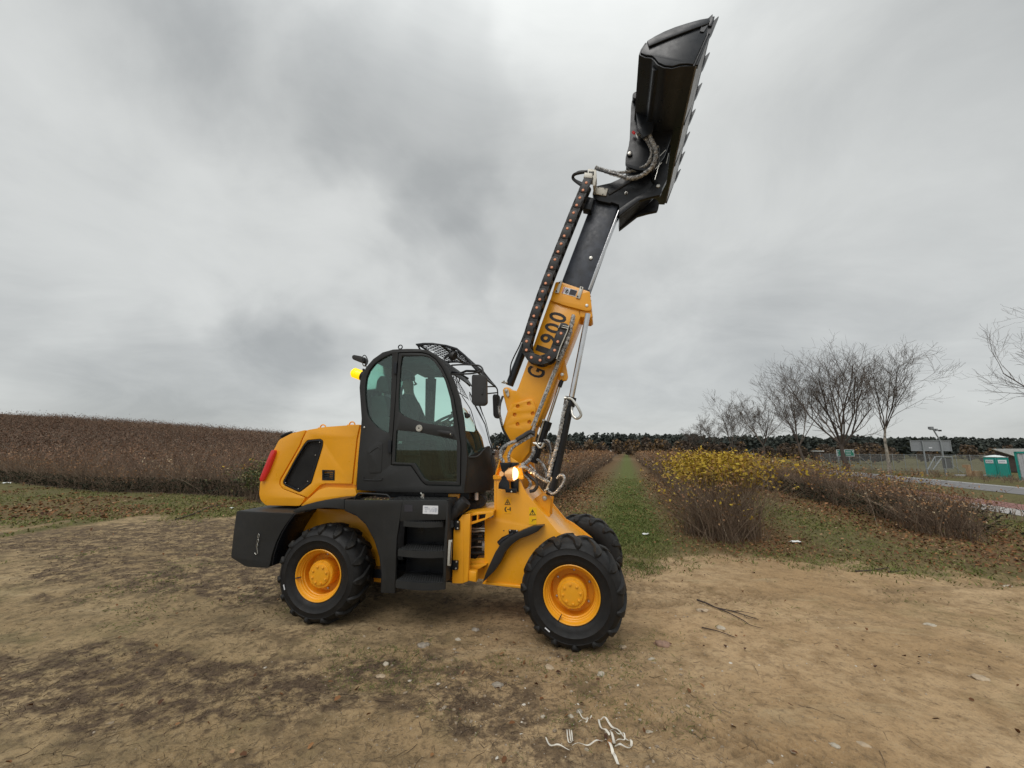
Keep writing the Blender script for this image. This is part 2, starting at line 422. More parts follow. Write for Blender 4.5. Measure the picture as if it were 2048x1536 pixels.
wheel(RE, False, .33, math.radians(199), math.radians(188), 'rear near wheel partly under the black fender')
wheel(RE, True, .1, 0, 0)
for fr, z in ((FR, RT), (RE, RT)):
    b = MB(); b.tube([(0, .15, z), (0, WID-.15, z)], .07, 12); b.tube([(0, WID/2-.1, z), (0, WID/2+.1, z)], .13, 12); part('axle', b, BLK2, fr)

# ------------------------------------------------------------------ rear half
CNT = plate(RE, 'counterweight', BLK, 'B', rounded([(82, 704), (482, 722), (430, 790), (390, 850), (352, 930), (326, 1010), (312, 1080), (302, 1103), (148, 1095), (42, 1030), (60, 860)], 14), .03, 1.34, bev=.012)
b = MB()
for c, r_ in (((236, 880), .012), ((232, 915), .011), ((226, 945), .010)):
    (x, z), = RE.u('B', [c], .02); b.tube([(x+r_*math.cos(a*math.pi/4)*.7, .016, z+r_*math.sin(a*math.pi/4)*1.6) for a in range(9)], .0025, 5)
b.tube([(p[0], .014, p[1]) for p in RE.u('B', [(222, 960), (228, 1000), (215, 1008), (207, 998)], .014)], .003, 5)
part('safety_chain', b, ZINC, RE, CNT)
b = MB(); b.tube([(p[0], .026, p[1]) for p in RE.u('B', [(232, 868), (236, 868)], .02)], .010, 8); part('chain_eye', b, PLA, RE, CNT)
HOOD = plate(RE, 'engine_hood', YEL, 'B', rounded([(246, 590), (252, 510), (350, 275), (385, 215), (470, 172), (572, 152), (700, 130), (935, 112), (920, 200), (905, 585), (700, 610), (520, 660), (290, 655), (256, 625)], 18), .30, 1.07, bev=.035, ref=.27)
plate(RE, 'rear_cap', YEL, 'B', rounded([(238, 590), (245, 510), (340, 280), (378, 208), (466, 162), (566, 138), (530, 212), (520, 243), (379, 488), (378, 522), (398, 550), (560, 612), (522, 670), (285, 666), (248, 628)], 14), .27, 1.10, HOOD, bev=.016)
gr = rounded([(575, 208), (668, 200), (687, 215), (684, 252), (604, 512), (520, 578), (404, 524), (402, 500), (486, 345), (548, 240)], 12)
sv = [(678, 418), (765, 420), (763, 491), (677, 490)]
plate(RE, 'side_panel', YEL, 'B', rounded([(574, 140), (700, 118), (940, 101), (918, 200), (884, 516), (700, 512), (662, 524), (576, 610), (406, 549), (387, 522), (388, 494), (529, 247), (539, 215)], 10), .268, 1.102, HOOD, bev=.014,
      holes=[RE.u('B', gr, .268), RE.u('B', sv, .268)])
plate(RE, 'front_strip', YEL, 'B', [(948, 108), (950, 150), (916, 524), (893, 523), (927, 205), (946, 120)], .272, 1.09, HOOD, bev=.01)
plate(RE, 'lower_skirt', YEL, 'B', rounded([(706, 540), (908, 548), (922, 598), (700, 627), (528, 672), (582, 622), (650, 560)], 12), .25, 1.12, HOOD, bev=.012)
ginner = rounded([(582, 222), (662, 214), (674, 226), (670, 252), (592, 502), (518, 560), (418, 515), (416, 500), (494, 352), (554, 252)], 10)
GF = plate(RE, 'grille_frame', BLK2, 'B', rounded([(578, 212), (666, 204), (683, 218), (680, 252), (600, 508), (520, 572), (409, 520), (407, 500), (489, 348), (550, 244)], 10), .262, .285, HOOD, holes=[RE.u('B', ginner, .262)], bev=.003)
plate(RE, 'grille_back', INT, 'B', ginner, .296, .299, HOOD, bev=0)
# perforated louvre mesh
def in_poly(x, z, P):
    c = False; n = len(P)
    for i in range(n):
        x1, z1 = P[i]; x2, z2 = P[i-1]
        if (z1 > z) != (z2 > z) and x < (x2-x1)*(z-z1)/(z2-z1)+x1: c = not c
    return c
GP = RE.u('B', ginner, .27); b = MB(); xs = [p[0] for p in GP]; zs = [p[1] for p in GP]
z = min(zs); row = 0
while z < max(zs):
    x = min(xs) + (row % 2)*.006
    while x < max(xs):
        if in_poly(x, z, GP): b.add([(x-.0045, .278, z), (x+.0045, .278, z), (x+.0045, .272, z+.0035), (x-.0045, .272, z+.0035)], [(0, 1, 2, 3)])
        x += .012
    z += .0075; row += 1
o = part('grille_mesh', b, mat('grille_mesh_paint', (.085, .085, .085), .45), RE, HOOD, smooth=None); o['kind'] = 'stuff'
studs(RE, 'bolt', BOLT, 'B', [(662, 226), (632, 315), (578, 498), (513, 550), (424, 508)], .262, HOOD, .55)
SV = plate(RE, 'side_vent', BLK2, 'B', sv, .262, .28, HOOD, holes=[RE.u('B', [(688, 430), (755, 431), (753, 481), (687, 480)], .262)], bev=.002)
b = MB()
for i in range(3):
    (x0_, z0_), (x1_, z1_) = RE.u('B', [(688, 442+i*14), (755, 443+i*14)], .27); b.box(x0_, x1_, .270, .29, z0_-.008, z0_)
b.box(*[RE.u('B', [(688, 0)], .27)[0][0], RE.u('B', [(755, 0)], .27)[0][0]], .292, .296, RE.u('B', [(0, 482)], .27)[0][1], RE.u('B', [(0, 430)], .27)[0][1])
part('vent_slats', b, PLA, RE, HOOD)
plate(RE, 'tail_light', REDM, 'B', rounded([(322, 282), (342, 278), (346, 292), (300, 420), (262, 492), (246, 503), (240, 482), (272, 400)], 10), .235, .36, bev=.012, label='tall red rear light on the hood corner')
for p in ((685, 112), (888, 92)):
    (x, z), = RE.u('B', [p], .40); b = MB(); b.tube([(x+.032*math.cos(a*math.pi/8), .40+.0*a, z-.02+.034*math.sin(a*math.pi/8)) for a in range(9)], .007, 8); b.box(x-.045, x+.045, .38, .42, z-.03, z-.016); part('lifting_eye', b, YEL2, RE, HOOD)
b = MB(); b.tube([(p[0], .9, p[1]) for p in RE.u('B', [(395, 185), (430, 168), (465, 158)], .9)], .02, 8); part('exhaust_stub', b, BLK2, RE, HOOD)
# chassis behind the wheel
plate(RE, 'chassis_rail', YEL2, 'B', [(545, 830), (640, 690), (830, 694), (1120, 720), (1120, 1210), (900, 1180), (700, 1000), (560, 1000)], .36, .40, ref=.36)
plate(RE, 'chassis_rail', YEL2, 'B', [(545, 830), (640, 690), (830, 694), (1120, 720), (1120, 1210), (900, 1180), (700, 1000), (560, 1000)], .97, 1.01, ref=.36)
b = MB(); (x0_, z0_), (x1_, z1_) = RE.u('B', [(560, 700), (1240, 1050)], .4); b.box(x0_, x1_, .41, .96, z1_, z0_); part('gearbox_block', b, INT, RE)
# rear fender arch
arch = [(472, 712), (498, 690), (560, 662), (640, 640), (740, 624), (830, 622)]
plate(RE, 'rear_fender', BLK, 'B', arch + [(832, 694), (760, 686), (700, 684), (640, 690), (560, 702), (500, 718)], .0, .30, bev=.006)
plate(RE, 'rear_fender', BLK, 'B', arch + [(832, 694), (760, 686), (700, 684), (640, 690), (560, 702), (500, 718)], 1.07, WID, bev=.006, ref=0.0)
archp = [(1090, 1275), (1094, 1150), (1082, 1030), (1045, 905), (985, 795), (920, 735), (834, 697)]
band_part(RE, 'wheel_arch_liner', BLK2, 'B', archp[::-1], 0.0, .006, .34, .010)
band_part(RE, 'wheel_arch_liner', BLK2, 'B', [(470, 735), (425, 795), (385, 860), (350, 940), (325, 1020), (314, 1090)], 0.0, .034, .36, .010)
# step tower
SP = plate(RE, 'fender_panel', BLK, 'B', [(834, 628), (1012, 630), (1012, 1278), (1090, 1275)] [:1] + [(834, 628), (1240, 632), (1236, 660), (1198, 900), (1186, 1283), (1088, 1277), (1094, 1150), (1082, 1030), (1045, 905), (985, 795), (920, 735), (834, 697)], -.004, .03, bev=.004)
b = MB()
for a_, b_ in (((1010, 640), (1005, 800)),): pass
(xa, za), (xb, zb), (xc, zc) = RE.u('C', [(236, 240), (788, 240), (180, 1210)], 0.0)
b = MB(); b.box(xa-.11, xb, .012, .36, za-.006, za+.006); part('step_tower_top', b, BLK, RE)
b = MB()
for i in range(26):
    for j in range(4):
        b.box(xa-.09+i*.0235, xa-.078+i*.0235, .03+j*.08+(i % 2)*.03, .04+j*.08+(i % 2)*.03, za+.007, za+.0095)
part('tread_dimples', b, BLK, RE)
plate(RE, 'step_panel', BLK, 'C', [(236, 240), (792, 240), (776, 470), (236, 490)], .0, .035, bev=.003)
plate(RE, 'step_side', BLK, 'C', [(782, 240), (806, 262), (776, 1215), (744, 1215), (752, 820), (776, 480)], .0, .30, bev=.003)
plate(RE, 'step_back', BLK2, 'C', [(200, 470), (780, 470), (750, 1230), (170, 1230)], .235, .25, bev=0, ref=0.0)
plate(RE, 'step_riser', BLK, 'C', [(418, 560), (772, 560), (752, 790), (418, 790)], .20, .23, bev=.003, ref=.0)
def tread(k, xl, xr, yt, dp, front):
    (x0_, z0_), (x1_, z1_), (_, z2_) = RE.u(k, [(xl, yt), (xr, yt-8), (xl, yt+dp)], front)
    N = 12; top = []
    for i in range(N+1):
        t = i/N; x = x0_+(x1_-x0_)*t; y = front + .03*(2*t-1)**2*(1 if t < .5 else 2.0); top.append((x, y))
    b = MB(); zt, zb_ = z0_, z2_
    rows = [[(x, .24, zt) for x, y in top], [(x, y, zt) for x, y in top], [(x, y, zb_) for x, y in top], [(x, y+.02, zb_) for x, y in top], [(x, y+.02, zt-.01) for x, y in top]]
    b.grid(rows)
    e = part('step', b, BLK, RE)
    s_ = MB()
    for i in range(int((x1_-x0_)/.022)):
        for j in range(5):
            x = x0_+.012+i*.022+(j % 2)*.011; y = front+.045+j*.038
            s_.tube([(x, y, zt-.001), (x, y, zt+.006)], [.0085, .006], 6)
    part('grip_teeth', s_, BLK, RE, e)
tread('C', 262, 722, 492, 62, -.03); tread('C', 196, 757, 828, 80, -.045); tread('C', 168, 745, 1198, 88, -.055)
ST = plate(RE, 'instruction_sticker', WHT, 'C', rounded([(508, 300), (687, 305), (684, 405), (504, 398)], 8), -.003, -.0005, bev=0)
b = MB()
for (x, y, w, h_) in ((525, 318, 40, 7), (525, 330, 66, 5), (532, 345, 60, 4), (532, 368, 3, 14), (540, 362, 10, 3), (545, 368, 3, 14), (536, 350, 8, 4), (590, 358, 4, 22), (596, 352, 3, 6), (622, 325, 14, 3), (612, 334, 4, 40), (618, 374, 14, 4), (640, 328, 14, 3), (652, 334, 4, 42), (634, 340, 5, 34), (660, 330, 10, 3), (668, 336, 4, 36), (648, 378, 20, 3)):
    (xa1, za1), (xb1, zb1) = RE.u('C', [(x, y), (x+w, y+h_)], -.004); b.box(xa1, xb1, -.0042, -.0032, zb1, za1)
part('printed_lines', b, GREYP, RE, ST)
plate(RE, 'dark_sticker', DKS, 'C', [(290, 292), (386, 294), (384, 376), (288, 374)], -.003, -.0005, bev=0)
b = MB(); b.tube(smooth_path(RE.u3('B', [(905, 620), (925, 588), (960, 582), (1100, 590), (1135, 596), (1158, 622)], .10), 4), .008, 8); part('grab_rail', b, BLK, RE)
b = MB(); b.tube(RE.u3('C', [(845, 560), (822, 470), (850, 420), (955, 312)], .14), [.035, .04, .046, .050], 16); part('intake_pipe', b, PLA, RE)
b = MB(); b.tube(RE.u3('C', [(940, 328), (1000, 262)], .14), .062, 16); b.tube(RE.u3('C', [(985, 280), (1018, 245)], .14), .054, 16); part('intake_cap', b, RUBS, RE)
plate(RE, 'door_stay', ALU, 'C', [(808, 712), (848, 712), (830, 1018), (792, 1012)], .005, .03, bev=.004)
plate(RE, 'stay_rib', PLA, 'C', [(838, 735), (846, 735), (832, 990), (822, 990)], -.001, .006, bev=.001)
# yellow articulation column
YC = plate(RE, 'frame_column', YEL2, 'C', [(850, 1222), (868, 600), (880, 540), (975, 408), (1064, 397), (1064, 540), (1046, 1062), (1040, 1198), (968, 1224)], .14, .20, bev=.004)
plate(RE, 'column_edge', YEL2, 'C', [(985, 410), (1064, 397), (1064, 540), (1046, 1062), (1040, 1198), (980, 1222)], .134, .15, YC, bev=.006)
plate(RE, 'frame_crossbar', YEL2, 'C', [(1064, 397), (1340, 368), (1335, 420), (1245, 470), (1064, 532)], .18, .24, holes=[RE.u('C', [(1072, 424), (1145, 412), (1142, 480), (1068, 498)], .18), RE.u('C', [(1158, 410), (1250, 400), (1240, 450), (1155, 476)], .18)], bev=.003)
plate(RE, 'frame_shelf', YEL2, 'C', [(985, 402), (1340, 366), (1340, 376), (985, 412)], .20, .95, ref=.18, bev=.003)
plate(RE, 'frame_foot', YEL2, 'C', [(1040, 1072), (1128, 1086), (1137, 1100), (1134, 1208), (1040, 1192)], .15, .23, bev=.006)
plate(RE, 'frame_foot', YEL2, 'C', [(1040, 1030), (1240, 1020), (1180, 1060), (1130, 1086), (1040, 1072)], .24, .6, ref=.18, bev=.003)
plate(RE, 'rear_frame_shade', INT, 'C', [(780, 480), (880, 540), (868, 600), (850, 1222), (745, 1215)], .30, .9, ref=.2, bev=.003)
plate(RE, 'lower_rail', YEL2, 'C', [(755, 1030), (850, 1060), (850, 1222), (745, 1210)], .26, .3, ref=.2, bev=.003)
HB = BLK2
for q in ([(880, 482), (938, 484), (936, 592), (878, 590)], [(850, 952), (922, 956), (916, 1066), (835, 1060)]):
    hg = plate(RE, 'hinge_block', HB, 'C', rounded(q, 12), .115, .14, bev=.004)
studs(RE, 'bolt', BOLT, 'C', [(920, 498), (918, 570), (903, 966), (896, 1044)], .115, None, .9)
b = MB()
b.box(RE.u('C', [(1060, 0)], .5)[0][0], RE.u('C', [(1150, 0)], .5)[0][0], .48, .9, .33, 1.02)
part('joint_block', b, INT, RE)
for i, (ya, yb, r_, mm) in enumerate(((600, 605, .012, ZINC), (652, 650, .010, PLA), (560, 575, .010, ZINC), (800, 795, .008, ZINC), (850, 862, .013, PLA), (985, 1000, .014, ZINC), (960, 965, .03, YEL2), (720, 700, .016, PLA))):
    b = MB(); b.tube(smooth_path(RE.u3('C', [(1050, ya), (1120, (ya+yb)/2+8*(-1)**i), (1190, yb-6), (1290, yb)], .34), 3), r_, 7); part('joint_hose', b, mm, RE)
for (x0_, y0_, w_, h_, mm) in ((1150, 520, 40, 130, PLA), (1160, 640, 36, 100, ZINC), (1205, 730, 34, 50, WHT), (1205, 808, 40, 50, ALU), (1195, 545, 30, 60, ZINC), (1120, 980, 40, 30, PLA)):
    (xa1, za1), (xb1, zb1) = RE.u('C', [(x0_, y0_), (x0_+w_, y0_+h_)], .38); b = MB(); b.box(xa1, xb1, .38, .44, zb1, za1); part('valve_block', b, mm, RE)
b = MB(); b.box(RE.u('C', [(60, 0)], .0)[0][0]-.25, RE.u('C', [(870, 0)], .2)[0][0], .26, 1.10, .34, .42); part('belly_occluder', b, BLK2, RE)  # hidden plate added to block light, keeping the ground beneath dark
FT = plate(RE, 'far_step_occluder', BLK, 'C', [(-60, 240), (788, 240), (750, 1230), (-60, 1260)], 1.14, 1.36, ref=.0, bev=.006)  # unseen far-side step box, added to cut light passing below the machine
plate(RE, 'fuel_tank', BLK2, 'C', [(180, 520), (770, 520), (750, 1180), (180, 1180)], .26, 1.12, ref=.0, bev=.01)
b = MB(); b.box(-.95, -.1, .36, 1.0, .36, .46); part('front_belly_occluder', b, YEL2, FR)  # hidden block added to darken the ground under the front half
# cab mounts
plate(RE, 'cab_mount', YEL2, 'C', [(806, 164), (935, 166), (930, 270), (912, 312), (888, 300), (888, 228), (806, 214)], .30, .42, bev=.004)
b = MB(); (xa1, za1), (xb1, zb1) = RE.u('C', [(-60, 120), (1040, 232)], .3); b.box(xa1, xb1, .33, 1.04, zb1, za1); part('cab_floor_frame', b, BLK2, RE)
b = MB(); b.box(xb1-.10, xb1+.04, .5, .9, zb1-.14, zb1+.05); part('pedal_box', b, INT, RE)
b = MB(); b.tube(RE.u3('C', [(1140, 150), (1140, 235)], .45), .018, 10); part('mount_bolt', b, WHT, RE)
b = MB(); b.tube(smooth_path(RE.u3('C', [(1120, 210), (1160, 240), (1190, 180), (1250, 230), (1215, 300), (1150, 330)], .5), 4), .013, 8); part('floor_hose', b, PLA, RE)
b = MB(); b.tube(smooth_path(RE.u3('C', [(480, 150), (500, 180), (490, 205), (520, 215)], .12), 4), .008, 8); b.tube(RE.u3('C', [(505, 165), (505, 200)], .12), .014, 8); part('hose_union', b, ZINC, RE)

# ------------------------------------------------------------------ cab
NS, FS = .22, 1.15
sil = [(150, 1445), (160, 1200), (190, 880), (195, 800), (184, 640), (176, 520), (184, 440), (236, 335), (300, 262), (385, 202), (480, 176), (600, 170), (720, 171), (800, 186), (870, 224), (930, 286), (985, 372), (1035, 480), (1082, 620), (1112, 800), (1135, 1000), (1150, 1160), (1140, 1300), (1120, 1474), (400, 1462)]
qwin = [(236, 430), (262, 366), (310, 305), (370, 262), (425, 232), (470, 214), (466, 400), (455, 700), (440, 928), (390, 914), (335, 878), (285, 826), (250, 770), (236, 700), (226, 600), (226, 500)]
dopen = [(524, 202), (640, 198), (745, 202), (805, 218), (868, 262), (928, 345), (980, 455), (1030, 610), (1070, 830), (1096, 1050), (1090, 1412), (776, 1402), (738, 1372), (638, 1226), (458, 1222), (470, 1000), (500, 600), (518, 300)]
CAB = plate(RE, 'cab', BLK, 'A', sil, NS, NS+.045, holes=[RE.u('A', rounded(qwin, 10), NS), RE.u('A', rounded(dopen, 10), NS)], bev=.010)
plate(RE, 'far_side_frame', BLK, 'A', sil, FS-.03, FS, CAB, ref=NS, holes=[RE.u('A', [(215, 440), (240, 360), (290, 300), (370, 245), (430, 215), (500, 205), (500, 780), (440, 800), (300, 780), (225, 720)], NS), RE.u('A', [(575, 250), (740, 244), (850, 285), (920, 400), (980, 600), (1015, 860), (1000, 880), (780, 850), (560, 770), (545, 500)], NS)], bev=.003)
plate(RE, 'far_pillar', INT, 'A', [(775, 440), (870, 440), (850, 850), (770, 850)], FS-.05, FS-.035, CAB, ref=FS-.04, bev=.002)
band_part(RE, 'roof_panel', BLK, 'A', [(300, 262), (385, 202), (480, 176), (600, 170), (720, 171), (800, 186), (870, 224), (930, 286), (985, 372)], NS, NS+.046, FS-.031, .05, CAB)
band_part(RE, 'roof_lining', INT, 'A', [(480, 200), (600, 196), (720, 197), (800, 215), (860, 250), (915, 320)], NS, NS+.05, FS-.035, .10, CAB)
band_part(RE, 'rear_wall', BLK, 'A', [(150, 1445), (160, 1200), (190, 880), (192, 830)], NS, NS+.046, FS-.031, .03, CAB)
band_part(RE, 'rear_glass', GLASS, 'A', [(192, 830), (184, 640), (176, 520), (184, 440), (236, 335), (300, 262)], NS, NS+.05, FS-.035, .005, CAB, bev=0)
b = MB(); (xa1, za1), (xb1, zb1) = RE.u('A', [(200, 1440), (1130, 1462)], NS); b.box(xa1, xb1, NS+.046, FS-.031, zb1-.01, za1+.03); part('cab_floor', b, INT, RE, CAB)
plate(RE, 'window_glass', GLASS, 'A', rounded(qwin, 6), NS+.018, NS+.023, CAB, bev=0, label='rear quarter window')
# pressed shapes and seams on the cab's lower rear panel
b = MB()
for q in ([(268, 1110), (330, 1064), (355, 1062), (364, 1080)], [(214, 1325), (226, 1352), (365, 1356), (378, 1338)]):
    b.tube(smooth_path(RE.u3('A', q, NS-.002), 3), .0065, 6)
part('pressed_rib', b, BLK, RE, CAB)
plate(RE, 'pressed_panel', BLK, 'A', rounded([(240, 1080), (330, 1010), (385, 1020), (372, 1290), (262, 1296)], 18), NS-.004, NS+.01, CAB, bev=.004)
studs(RE, 'bolt', BOLT, 'A', [(222, 880)], NS, CAB, 1.1)
# door
DO = plate(RE, 'cab_door', BLK, 'A', rounded([(530, 210), (640, 206), (742, 210), (802, 226), (864, 270), (922, 350), (973, 458), (1023, 612), (1062, 830), (1088, 1050), (1082, 1404), (779, 1394), (744, 1366), (643, 1218), (466, 1214), (478, 1000), (507, 600), (524, 300)], 10), NS-.012, NS+.03,
      holes=[RE.u('A', rounded([(560, 232), (738, 230), (800, 246), (850, 286), (905, 362), (952, 466), (996, 620), (1022, 790), (1030, 868), (1000, 876), (770, 842), (650, 806), (570, 770), (532, 735), (528, 600), (545, 320)], 12), NS-.012),
             RE.u('A', rounded([(508, 904), (700, 922), (1056, 996), (1054, 1372), (796, 1366), (762, 1344), (676, 1204), (492, 1196)], 10), NS-.012)], bev=.007)
plate(RE, 'window_glass', GLASS, 'A', rounded([(560, 232), (738, 230), (800, 246), (850, 286), (905, 362), (952, 466), (996, 620), (1022, 790), (1030, 868), (1000, 876), (770, 842), (650, 806), (570, 770), (532, 735), (528, 600), (545, 320)], 10), NS+.004, NS+.009, DO, bev=0, label='upper door window')
plate(RE, 'window_glass', GLASS, 'A', rounded([(508, 904), (700, 922), (1056, 996), (1054, 1372), (796, 1366), (762, 1344), (676, 1204), (492, 1196)], 8), NS+.004, NS+.009, DO, bev=0, label='lower door window')
plate(RE, 'handle_recess', PLA, 'A', rounded([(878, 902), (985, 914), (1022, 930), (1018, 965), (985, 962), (885, 940)], 14), NS-.022, NS-.010, DO, bev=.006)
plate(RE, 'door_handle', RUBS, 'A', rounded([(885, 915), (960, 916), (1000, 930), (985, 950), (900, 934)], 10), NS-.034, NS-.02, DO, bev=.006)
studs(RE, 'handle_button', BOLT, 'A', [(997, 940)], NS-.024, DO, .9)
b = MB(); (x, z), = RE.u('A', [(716, 887)], NS-.012); b.lathe([(.0, 0), (.031, 0), (.033, .004), (.033, .014)], 24); me = b.mesh('door_lock', ALU, 30)
o = link('door_lock', me, DO); o.matrix_local = Matrix.Translation((x, NS-.022, z))
b = MB()
for i in range(10):
    a = i*math.pi/5; b.box(.022*math.cos(a)-.002, .022*math.cos(a)+.002, -.001, .001, .022*math.sin(a)-.002, .022*math.sin(a)+.002)
b.lathe([(0.0005, -.002), (.008, -.001), (.008, .001)], 10); o = link('lock_core', b.mesh('lock_core', PLA), DO); o.matrix_local = Matrix.Translation((x, NS-.0225, z))
for q in ([(486, 290), (512, 292), (508, 395), (482, 393)], [(434, 996), (462, 998), (458, 1110), (430, 1108)]):
    plate(RE, 'door_hinge', BLK2, 'A', rounded(q, 5), NS-.02, NS+.01, DO, bev=.004)
# windscreen: bowed sheet between the near pillar, the middle and the far pillar
def bow(near_px, mid_px, ymid, m, name, parent, inset=.0, nseg=8, yn=NS+.02, yf=FS-.02, smooth=180):
    a = RE.u('A', near_px, yn); c = RE.u('A', mid_px, ymid); rows = []
    for (xn, zn), (xm, zm) in zip(a, c):
        row = []
        for j in range(2*nseg+1):
            t = j/nseg-1; w = 1-abs(t)**2.2; row.append((xn+(xm-xn)*w, yn+(yf-yn)*(j/(2*nseg)), zn+(zm-zn)*w))
        rows.append(row)
    b = MB(); b.grid(rows); return part(name, b, m, RE, parent, smooth)
nearp = [(1012, 420), (1050, 540), (1092, 700), (1118, 860), (1136, 1000), (1148, 1150)]
midp = [(1068, 400), (1168, 560), (1238, 700), (1296, 840), (1335, 950), (1368, 1062)]
bow(nearp, midp, .685, GLASSW, 'windscreen', CAB)
bow([(960, 330), (1012, 420)], [(985, 310), (1068, 400)], .685, BLK, 'windscreen_header', CAB)
bow([(1148, 1148), (1146, 1250), (1138, 1360), (1118, 1474)], [(1368, 1060), (1392, 1200), (1392, 1330), (1372, 1440)], .685, BLK, 'nose_panel', CAB)
bow([(1060, 1180), (1148, 1148)], [(1200, 1100), (1368, 1060)], .685, INT, 'dashboard_top', CAB)
b = MB(); b.tube(smooth_path(RE.u3('A', [(1112, 1158), (1150, 1150), (1238, 1146), (1290, 1095), (1325, 1060), (1350, 1056)], [NS+.01, NS+.03, NS+.09, NS+.17, NS+.26, NS+.34]), 3), .010, 6); part('cowl_trim', b, BLK, RE, CAB)
b = MB()
b.tube(RE.u3('A', [(1170, 560), (1230, 700), (1310, 850), (1350, 1010), (1385, 1110)], [.45, .5, .5, .5, .5]), .006, 6)
b.tube(RE.u3('A', [(1265, 690), (1318, 830), (1385, 1105)], [.5, .5, .5]), .004, 6)
b.tube(RE.u3('A', [(1375, 1110), (1400, 1112)], .5), .02, 8); b.tube(RE.u3('A', [(1370, 1130), (1380, 1200), (1388, 1240)], .5), .012, 8)
part('windscreen_wiper', b, PLA, RE, CAB)
# interior
b = MB()
def ibox(k, p, q, y0, y1, rot=0):
    (xa1, za1), (xb1, zb1) = RE.u(k, [p, q], .6); b.box(xa1, xb1, y0, y1, min(za1, zb1), max(za1, zb1))
ibox('A', (470, 1020), (760, 1130), .47, .92); ibox('A', (500, 1130), (740, 1400), .52, .87); (xa1, za1), (xb1, zb1) = RE.u('A', [(222, 780), (455, 1400)], NS); b.box(xa1, xb1, .34, 1.05, zb1, za1)
part('seat_base', b, INT, RE, CAB)
plate(RE, 'seat_back', INT, 'A', rounded([(335, 640), (345, 610), (440, 600), (470, 700), (520, 1040), (430, 1060), (330, 800)], 14), .48, .90, CAB, ref=.6, bev=.03)
plate(RE, 'seat_headrest', INT, 'A', rounded([(350, 460), (385, 418), (440, 430), (455, 560), (400, 575), (340, 545)], 20), .56, .82, CAB, ref=.6, bev=.03)
b = MB(); b.tube(RE.u3('A', [(395, 560), (385, 640)], .64), .010, 6); b.tube(RE.u3('A', [(395, 560), (385, 640)], .74), .010, 6); part('headrest_post', b, ZINC, RE, CAB)
plate(RE, 'seat_headrest', INT, 'A', rounded([(225, 660), (255, 640), (280, 680), (285, 760), (230, 760)], 20), .86, 1.0, CAB, ref=.8, bev=.03)
b = MB(); c0 = Vector(RE.u3('A', [(960, 820)], .68)[0]); ax = Vector((-.45, 0, .9)).normalized(); e1 = Vector((0, 1, 0)); e2 = ax.cross(e1)
b.tube([c0 + (e1*math.cos(a*math.pi/12)+e2*math.sin(a*math.pi/12))*.17 for a in range(25)], .014, 8)
for a in (0, 2.1, 4.2): b.tube([c0, c0+(e1*math.cos(a)+e2*math.sin(a))*.165], .012, 6)
b.tube([c0, c0-ax*.5], .03, 8); b.tube([c0+e2*(-.10)+ax*.01, c0+e2*(-.10)+ax*.06], .018, 8); part('steering_wheel', b, INT, RE, CAB)
b = MB(); (xa1, za1), (xb1, zb1) = RE.u('A', [(1140, 900), (1240, 1440)], .6); b.box(xa1, xb1, .45, 1.05, zb1, za1-.05); part('dash_console', b, INT, RE, CAB)
plate(RE, 'dash_pod', INT, 'A', rounded([(1118, 740), (1160, 752), (1166, 780), (1130, 800)], 12), .3, .36, CAB, bev=.01)
plate(RE, 'paper_label', WHT, 'A', [(530, 1004), (562, 1004), (558, 1026), (526, 1026)], .335, .338, CAB, ref=.335, bev=0)
# interior mirror strip
plate(RE, 'cab_monitor', PLA, 'A', rounded([(778, 548), (812, 548), (806, 720), (772, 720)], 8), 1.05, 1.09, CAB, ref=1.0, bev=.006)
# roof furniture
b = MB(); (x, z), = RE.u('A', [(545, 154)], .40); b.tube([(x+.022*math.cos(a*math.pi/8), .40, z+.022*math.sin(a*math.pi/8)) for a in range(17)], .006, 8); b.tube([(x, .40, z-.07), (x, .40, z-.02)], .009, 8); part('roof_eye_bolt', b, BLK2, RE, CAB)
GU = [(680, 128), (760, 120), (835, 118), (960, 134), (1056, 164), (1128, 226), (1200, 320), (1262, 388)]
GL = [(700, 140), (770, 172), (850, 200), (930, 250), (975, 300), (1020, 340), (1100, 420), (1160, 445)]
RG = plate(RE, 'roof_guard', BLK2, 'A', [(680, 124), (755, 114), (835, 114), (960, 132), (1056, 160), (1132, 224), (1206, 318), (1266, 388), (1242, 384), (1185, 322), (1118, 238), (1046, 178), (960, 152), (850, 132), (770, 134), (716, 150), (690, 140)], .26, .275, bev=.003, label='black mesh guard over the roof front')
gpath = smooth_path([(x, 0, z) for x, z in RE.u('A', [(700, 136), (800, 130), (900, 135), (1000, 152), (1060, 176), (1128, 240), (1200, 330), (1250, 390)], .26)], 4)
plate(RE, 'far_guard_rail', BLK2, 'A', [(680, 124), (755, 114), (835, 114), (960, 132), (1056, 160), (1132, 224), (1206, 318), (1266, 388), (1242, 384), (1185, 322), (1118, 238), (1046, 178), (960, 152), (850, 132), (770, 134), (716, 150), (690, 140)], 1.095, 1.11, RG, bev=.003, ref=.26)
